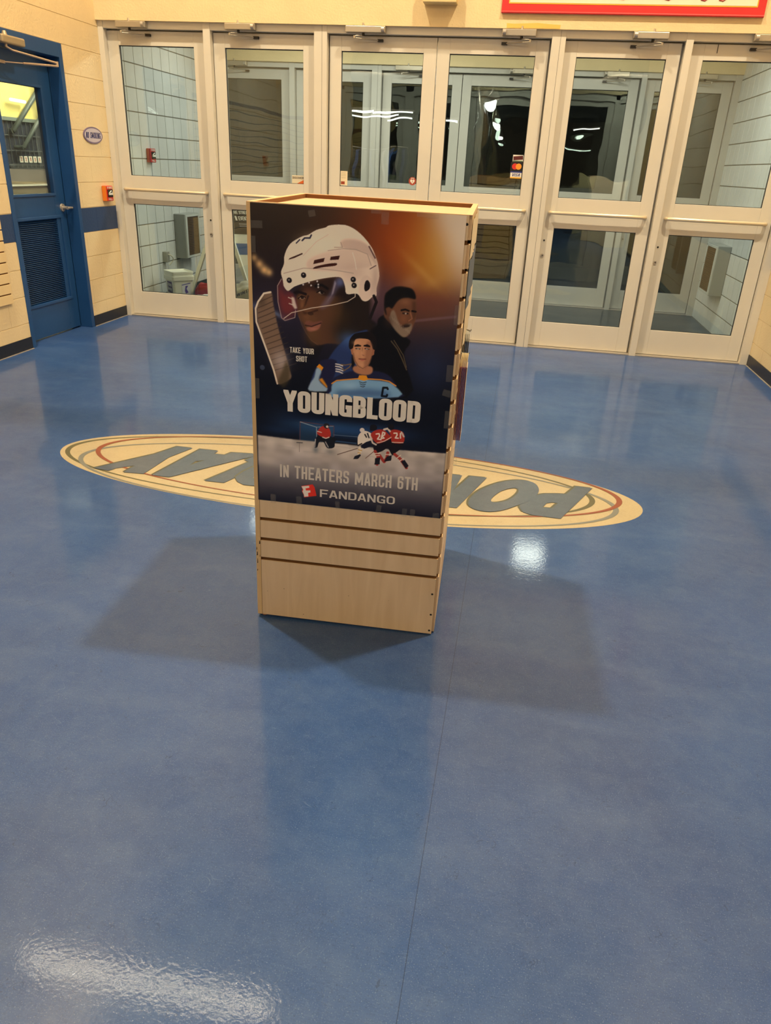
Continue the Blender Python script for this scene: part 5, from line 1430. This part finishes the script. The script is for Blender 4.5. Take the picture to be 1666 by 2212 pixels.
def bface(side):
    ang = BR + (math.pi if side == 0 else -math.pi / 2)
    # outward normal of the face
    nx, ny = math.cos(ang), math.sin(ang)
    tx_, ty_ = -ny, nx
    return lambda u, v, d=0.0: (BC[0] + nx * (0.0995 + .010 * v / .27 + .0008 + d) + tx_ * u, BC[1] + ny * (0.0995 + .010 * v / .27 + .0008 + d) + ty_ * u, v)
fL = bface(0); fR = bface(1)
fL2 = lambda u, v: fL(-u, v) if False else fL(u, v)
M_purple = mat('purple_label', srgb(70, 44, 92), .4)
MB().polys([[(-.055, .155), (.062, .155), (.062, .268), (-.055, .268)]], lambda u, v: fL(u, v)).build('label_left', M_purple, bk)
MB().polys([[(-.045, .125), (.055, .125), (.05, .160), (-.02, .150)]], lambda u, v: fL(u, v, .0006)).build('tan_picture', mat('tan_ink', srgb(150, 120, 90), .5), bk)
for s_, z_ in (('Scoop', .222), ('Away', .178)):
    MB().polys(text_polys(s_, -.045, .05, z_, z_ + .034, t=.15, gap=.1), lambda u, v: fL(u, v, .0008)).build('lettering', M_white, bk)
MB().polys([[(-.02, .05), (.075, .05), (.075, .26), (-.02, .25)]], lambda u, v: fR(u, v)).build('label_right', mat('label_white', srgb(214, 214, 216), .4), bk)
MB().polys([[(.01, .05), (.055, .05), (.055, .12), (.01, .12)], [(-.02, .235), (.075, .25), (.075, .258), (-.02, .243)], [(.02, .15), (.05, .16), (.03, .20), (.05, .23), (.02, .23), (.01, .18)]], lambda u, v: fR(u, v, .0006)).build('purple_marks', mat('violet_ink', srgb(90, 76, 150), .4), bk)

# A-frame sign in the vestibule behind the second door
M_plastic = mat('sign_white_plastic', srgb(206, 204, 190), .45)
sgn = empty('sandwich_board', (0.80, 0.95, 0)); tag(sgn, 'white A-frame pavement sign reading LIVE STREAM EVENTS behind the second door', 'sign')
AP = Vector((0.66, 0.0, 1.02)) - Vector((0.80, 0, 0))
def leg(a, b_, w=.018): 
    a = Vector(a); b_ = Vector(b_); d_ = (b_ - a) / 2
    sd_ = Vector((d_.z, 0, -d_.x)).normalized() * w
    return MB().obox((a + b_) / 2, d_, sd_, Vector((0, .02, 0)))
# front sheet leaning, its left edge runs from the apex to lower right
leg((-0.16, 0.0, 1.04), (0.22, -0.12, 0.03)).build('leg', M_plastic, sgn)
leg((-0.16, 0.0, 1.04), (-0.56, -0.05, 0.02)).build('leg', M_plastic, sgn)
def shf(u, v, d=0.0):        # v from 0 (bottom) to 1 (top)
    base = Vector((0.22, -0.12, 0.03)) + (Vector((-0.16, 0.0, 1.04)) - Vector((0.22, -0.12, 0.03))) * v
    e = Vector((1.0, 0.35, 0.0)).normalized()
    nrm = Vector((0.33, -0.94, 0.08))
    return tuple(base + e * u + nrm * d)
def quad(u0, u1, v0, v1, d, name, m_):
    MB().polys([[(u0, v0), (u1, v0), (u1, v1), (u0, v1)]], lambda u, v: shf(u, v, d)).build(name, m_, sgn)
mb = MB(); a_ = [shf(0, 0, 0), shf(.60, 0, 0), shf(.60, 1, 0), shf(0, 1, 0), shf(0, 0, -.02), shf(.60, 0, -.02), shf(.60, 1, -.02), shf(0, 1, -.02)]
mb.add(a_, [(0, 1, 2, 3), (7, 6, 5, 4), (0, 4, 5, 1), (1, 5, 6, 2), (2, 6, 7, 3), (3, 7, 4, 0)]); mb.build('board', M_plastic, sgn)
quad(.01, .58, .70, .98, .001, 'black_panel', mat('sign_black', srgb(34, 34, 36), .4))
quad(.01, .58, .50, .61, .001, 'blue_panel', mat('sign_blue', srgb(30, 78, 130), .4))
MB().polys(text_polys('LIVE STREAM', .085, .27, .895, .925, t=.15, gap=.1), lambda u, v: shf(u, v, .002)).build('lettering', M_white, sgn)
MB().polys(text_polys('EVENTS', .135, .25, .835, .872, t=.15, gap=.1), lambda u, v: shf(u, v, .002)).build('lettering', M_white, sgn)
MB().polys([[(.10, .832), (.118, .832), (.118, .876), (.10, .876)]], lambda u, v: shf(u, v, .002)).build('phone_mark', M_white, sgn)
for v_ in (.795, .775): quad(.12, .27, v_, v_ + .008, .002, 'print_line', mat('sign_grey_ink', srgb(150, 150, 150), .5))

# bags on the vestibule floor
def bag(name, c, sx, sy, sz, m_, label, seed, rotz=0.0):
    bm = bmesh.new(); bmesh.ops.create_icosphere(bm, subdivisions=4, radius=1)
    rr = random.Random(seed); ph = [rr.uniform(0, 6) for _ in range(6)]
    for v in bm.verts:
        p_ = v.co.normalized()
        q = Vector([math.copysign(abs(t) ** 0.55, t) for t in p_])
        w = 1 + .06 * math.sin(5 * q.x + ph[0]) * math.sin(4 * q.y + ph[1]) + .04 * math.sin(11 * q.x + ph[2] + 3 * q.z) + .03 * math.sin(14 * q.y + ph[3])
        v.co = Vector((q.x * sx * w, q.y * sy * w, max(-sz, q.z * sz * w)))
    me_ = bpy.data.meshes.new(name); bm.to_mesh(me_); bm.free()
    for f in me_.polygons: f.use_smooth = True
    me_.materials.append(m_)
    o = bpy.data.objects.new(name, me_); C.objects.link(o); o.location = (c[0], c[1], c[2] + sz); o.rotation_euler = (0, 0, rotz)
    tag(o, label, 'bag'); return o
b1 = bag('salt_bag', (1.20, 0.55, 0.0), 0.30, 0.17, 0.16, mat('salt_bag_beige', srgb(158, 150, 124), .5, var=.15, vscale=8, bump=.4, bscale=14), 'full beige bag printed WINTER leaning on the floor behind the second door', 1, .25)
tmk = MB().polys(text_polys('WINTER', -.235, -.06, 0.0, .030, t=.16, gap=.1), lambda u, v: (u, -0.178, v + .03 + (u + .235) * .45)); tmk.build('lettering', mat('bag_black_ink', srgb(40, 38, 34), .5), b1)
bag('dark_bag', (1.30, 1.45, 0.0), 0.26, 0.18, 0.26, mat('dark_sack', srgb(60, 56, 50), .6, bump=.4, bscale=12), 'dark sack standing behind the beige bag', 5)
bag('carrier_bag', (0.66, 0.42, 0.0), 0.14, 0.09, 0.085, mat('bag_white_plastic', srgb(208, 206, 200), .35, bump=.5, bscale=10), 'crumpled white plastic bag on the vestibule floor right of the bucket', 8)
bag('red_bag', (0.62, 0.60, 0.0), 0.16, 0.08, 0.13, mat('bag_red_plastic', srgb(150, 34, 34), .35, bump=.5, bscale=10), 'red plastic bag behind the white crumpled bag', 11)

# ------------------------------------------------------------ lamps behind the camera that the glass and the floor mirror
M_tubeglow = mat('fluorescent_glow', (1, 1, 1, 1), 0.5, emis=(1.0, 0.98, 0.92, 1), es=14.0)
M_fix = mat('lamp_housing', srgb(210, 208, 200), .5)
proto = None
for k, (x, y, ln, w) in enumerate(((-1.3, -15.9, 1.0, 'nearest long'), (-0.25, -16.6, 1.0, 'second'), (-1.2, -18.7, 1.2, 'third'), (-0.8, -21.3, 0.7, 'short middle'), (0.9, -19.5, 0.8, 'inner'), (8.2, -15.6, 0.6, 'far right'), (9.0, -19.0, 0.9, 'right hand rear'), (5.6, -24.0, 0.8, 'rearmost'))):
    if proto is None:
        root = empty('ceiling_light', (x, y, 2.8)); proto = root
        MB().box(-.65, .65, -.08, .08, .04, .10).build('housing', M_fix, root, bevel=.006)
        MB().tube([(-.6, 0, .015), (.6, 0, .015)], .03, 12).build('fluorescent_tube', M_tubeglow, root)
    else:
        root = copy_tree(proto); root.location = (x, y, 2.8)
    root.scale = (ln, 1, 1)
    tag(root, '%s fluorescent light in the hall behind the camera' % w, 'ceiling light', 'fluorescent lights mirrored in the door glass')
proto = None
for k, (x, y) in enumerate(((2.81, -11.6), (2.62, -18.8), (2.5, -26.0))):
    if proto is None:
        root = empty('pendant_lamp', (x, y, 2.8)); proto = root
        MB().tube([(0, 0, .30), (0, 0, .18), (0, 0, .06), (0, 0, 0.0)], [.03, .07, .13, .15], 24, cap=False).build('lamp_shade', M_steel, root)
        MB().tube([(0, 0, -.17), (0, 0, -.15), (0, 0, -.09), (0, 0, -.02), (0, 0, .02)], [.03, .09, .13, .12, .08], 20).build('glowing_bulb', M_tubeglow, root)
        MB().tube([(0, 0, .3), (0, 0, .5)], .008, 8).build('cord', M_dark, root)
    else:
        root = copy_tree(proto); root.location = (x, y, 2.8)
    tag(root, '%s round pendant lamp in the hall behind the camera' % ('nearest', 'middle', 'farthest')[k], 'pendant lamp', 'pendant lamps mirrored in the fourth door')
# long lamp over the entrance that leaves the streak on the floor
sl_ = empty('strip_light', (1.55, -3.37, 5.0)); tag(sl_, 'long suspended strip light over the entrance hall', 'ceiling light')
MB().box(-1.4, .95, -.04, .04, .03, .08).build('housing', M_fix, sl_)
MB().box(-1.35, .9, -.019, .019, .0, .028).build('diffuser', mat('strip_glow', (1, 1, 1, 1), .5, emis=(1.0, 0.86, 0.62, 1), es=60.0), sl_)
for o in (0.9, 5.0):
    pass
# shop fittings along the hall behind the camera, seen only as reflections in the glass
M_rail = mat('chrome_rail', srgb(180, 180, 180), .25, .9)
def clothes_rack(x0, x1, y, cols, words, grp):
    rk_ = empty('clothes_rack', ((x0 + x1) / 2, y, 0)); w = (x1 - x0) / 2
    tag(rk_, 'chrome %s rack in the hall behind the camera' % words, 'clothes rack')
    for s in (-1, 1):
        MB().tube([(s * w, 0, 0), (s * w, 0, 1.9)], .018, 10).build('upright', M_rail, rk_)
        MB().box(s * w - .02, s * w + .02, -.25, .25, 0, .03).build('foot', M_rail, rk_)
    MB().tube([(-w, 0, 1.9), (w, 0, 1.9)], .014, 10).build('rail', M_rail, rk_)
    n = int((x1 - x0) / .16)
    for k in range(n):
        g = MB(); x = x0 + .1 + k * (x1 - x0 - .2) / max(1, n - 1)
        prof_ = [(-.06, .0), (-.24, -.05), (-.27, -.62), (-.16, -.60), (-.15, -.95), (.15, -.95), (.16, -.60), (.27, -.62), (.24, -.05), (.06, .0)]
        g.prism(prof_, lambda u, v: (x - .035, y + u, 1.86 + v), (.07, 0, 0))
        o = g.build('hanging_jacket', cols[k % len(cols)]); fix_normals(o)
        tag(o, 'jacket hanging on the chrome %s rack behind the camera' % words, 'jacket', grp)
cl_ = [mat('cloth_%d' % i, srgb(*c), .8) for i, c in enumerate(((28, 44, 92), (20, 22, 30), (150, 150, 160), (38, 70, 130), (60, 56, 60)))]
clothes_rack(-1.7, 0.9, -12.4, cl_, 'blue clothing', 'blue and grey jackets behind the camera')
clr_ = [mat('cloth_r%d' % i, srgb(*c), .8) for i, c in enumerate(((170, 50, 40), (40, 50, 90), (120, 30, 34)))]
clothes_rack(6.5, 8.3, -12.4, clr_, 'red clothing', 'red jackets behind the camera')
tag(MB().tube([(2.62, -12.2, 0), (2.62, -12.2, 3.3)], .16, 28).build('round_column', mat('polished_column', srgb(170, 172, 170), .12, .9)), 'polished round column in the hall behind the camera', 'column')
tag(MB().box(5.2, 6.1, -12.8, -12.3, 0, 1.42).build('cabinet', mat('beige_cabinet', srgb(190, 176, 146), .6), bevel=.01), 'beige cabinet in the hall behind the camera', 'cabinet')
tag(MB().box(-6.0, -2.0, -12.6, -12.3, 0, 3.0).build('shop_rack', mat('shop_brown', srgb(96, 76, 58), .7, var=.5, vscale=7), bevel=.01), 'brown shelving of goods at the far left behind the camera', 'shelving')
